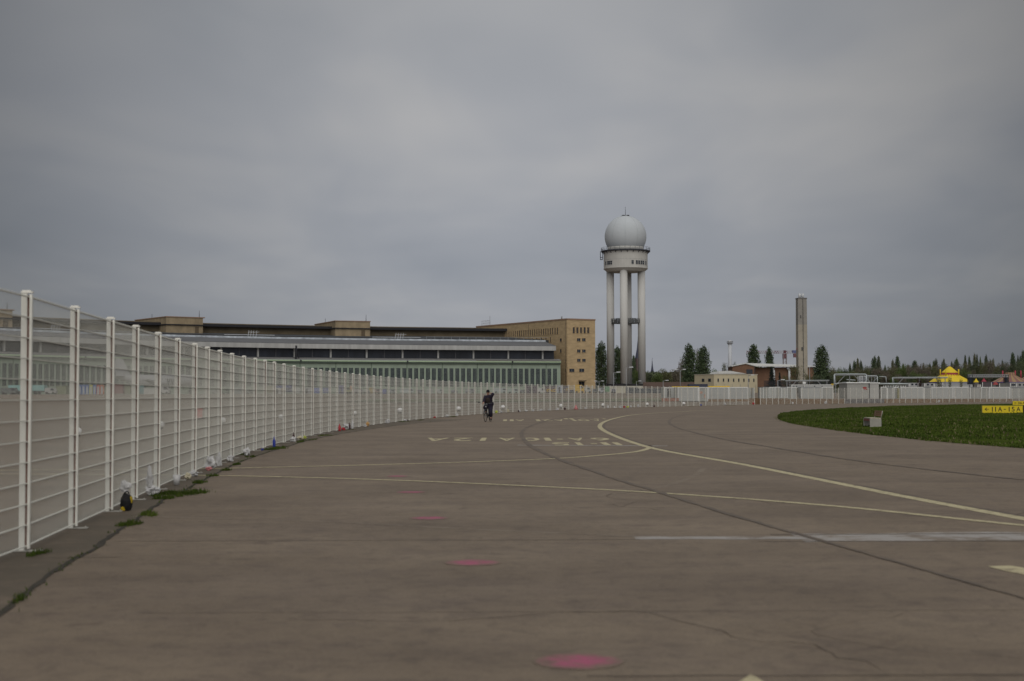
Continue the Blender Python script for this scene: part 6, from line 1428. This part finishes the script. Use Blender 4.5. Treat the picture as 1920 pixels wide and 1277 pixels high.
# body: one surface, pelvis is the root
V = [(-.20, 0, .96, .13), (-.14, 0, 1.15, (.13, .12)), (-.07, 0, 1.38, (.15, .13)), (-.04, 0, 1.52, .07), (-.02, 0, 1.57, .065), (0, 0, 1.64, (.085, .10)), (0, 0, 1.73, .075),
     (*hipR, .10), (*kR, .07), (*aR, .045), (*hipL, .10), (*kL, .068), (*aL, .045),
     (*shR, .075), (*eR, .05), (*haR, .032), (*shL, .075), (*eL, .055), (*haL, .035),
     (aR[0] + .13, -.14, pu.z + .04, .034), (aL[0] + .13, .14, pd.z + .04, .034)]
E_ = [(0, 1), (1, 2), (2, 3), (3, 4), (4, 5), (5, 6), (0, 7), (7, 8), (8, 9), (0, 10), (10, 11), (11, 12), (2, 13), (13, 14), (14, 15), (2, 16), (16, 17), (17, 18), (9, 19), (12, 20)]
body = skin('body', V, E_, SKN, pr_)
# clothing hugs the body
jk = skin('jacket', [(-.19, 0, .98, (.20, .18)), (-.13, 0, 1.15, (.21, .17)), (-.06, 0, 1.38, (.21, .17)), (-.04, 0, 1.50, .12), (*shR, .115), (*eR, .09), (.18, -.215, 1.10, .065), (*shL, .14), (.04, .345, 1.57, .12), (.01, .19, 1.62, .08), (-.15, .22, 1.00, .11), (-.13, .30, 1.04, .08)],
     [(0, 1), (1, 2), (2, 3), (2, 4), (4, 5), (5, 6), (2, 7), (7, 8), (8, 9), (0, 10), (10, 11)], JKT, pr_)
skin('jumper', [(-.02, 0, 1.04, (.15, .14)), (.04, 0, 1.2, (.16, .14)), (.06, 0, 1.38, (.13, .12))], [(0, 1), (1, 2)], SWT, pr_)
skin('trousers', [(-.20, 0, .94, .20), (*hipR, .17), (*kR, .13), (aR[0], -.135, aR[2] + .04, .10), (*hipL, .17), (*kL, .13), (aL[0], .14, aL[2] + .04, .105)], [(0, 1), (1, 2), (2, 3), (0, 4), (4, 5), (5, 6)], TRS, pr_)
for q, s in ((pu, -1), (pd, 1)):
    skin('shoe', [(q.x - .11, q.y + s * .045, q.z + .055, .042), (q.x, q.y + s * .045, q.z + .05, .045), (q.x + .10, q.y + s * .045, q.z + .04, .036)], [(0, 1), (1, 2)], SHO, pr_, root=1)
# beanie, hair line, face
b = MB(); b.lathe([(.108, 0), (.112, .02), (.112, .06), (.098, .11), (.06, .145), (.01, .155)], (0.0, 0, 1.665), n=20, sx=1.0, sy=.86); b.k = 0; b.build('beanie', mat('beanie_black', (.008, .008, .012), .95, .2), pr_)
b = MB(); b.prism([(.085, -.014, 1.605), (.085, .014, 1.605), (.122, 0, 1.607)], (-.005, 0, .045)); b.k = 1
for s in (-1, 1): b.lathe([(.001, -.008), (.010, 0), (.001, .008)], (.088, .032 * s, 1.655), n=8)
b.k = 2; b.box(.078, .092, -.026, .026, 1.572, 1.582); b.k = 0
for s in (-1, 1): b.lathe([(.004, -.03), (.02, 0), (.004, .03)], (0, .088 * s, 1.635), n=8, sx=.9, sy=.4)
b.build('face', [SKN, BLK, mat('lips', (.28, .11, .09), .6, .1)], pr_)
b = MB(); b.lathe([(.10, 0), (.095, .035)], (-.018, 0, 1.63), n=16, sy=.88); b.build('hair', mat('hair_dark', (.03, .02, .015), .8, .2), pr_)
# hands: palm + five curled fingers each
def hand(pos, fwd, side, up, s):
    fwd, side, up = Vector(fwd).normalized(), Vector(side).normalized(), Vector(up).normalized(); p = Vector(pos)
    vs = [(*p, .028), (*(p + fwd * .05), (.034, .018)), (*(p + fwd * .085), (.036, .015))]; es = [(0, 1), (1, 2)]
    for i, (o_, l) in enumerate(((-.030, .9), (-.010, 1.0), (.010, .95), (.029, .75))):
        a = p + fwd * .09 + side * o_; c = a + fwd * .035 * l - up * .010; d_ = c - up * .028 * l + fwd * .008; k = len(vs); vs += [(*a, .009), (*c, .0085), (*d_, .008)]; es += [(2, k), (k, k + 1), (k + 1, k + 2)]
    a = p + fwd * .03 - side * .035 * s; c = a + fwd * .03 - side * .02 * s - up * .01; k = len(vs); vs += [(*a, .011), (*c, .009)]; es += [(1, k), (k, k + 1)]
    return skin('hand', vs, es, SKN, pr_, sub=1)
hand(haR, (.4, -.0, -.12), (0, 1, 0), (0, 0, 1), 1)
hand(haL, (.1, -.9, .25), (1, 0, 0), (0, 0, 1), -1)
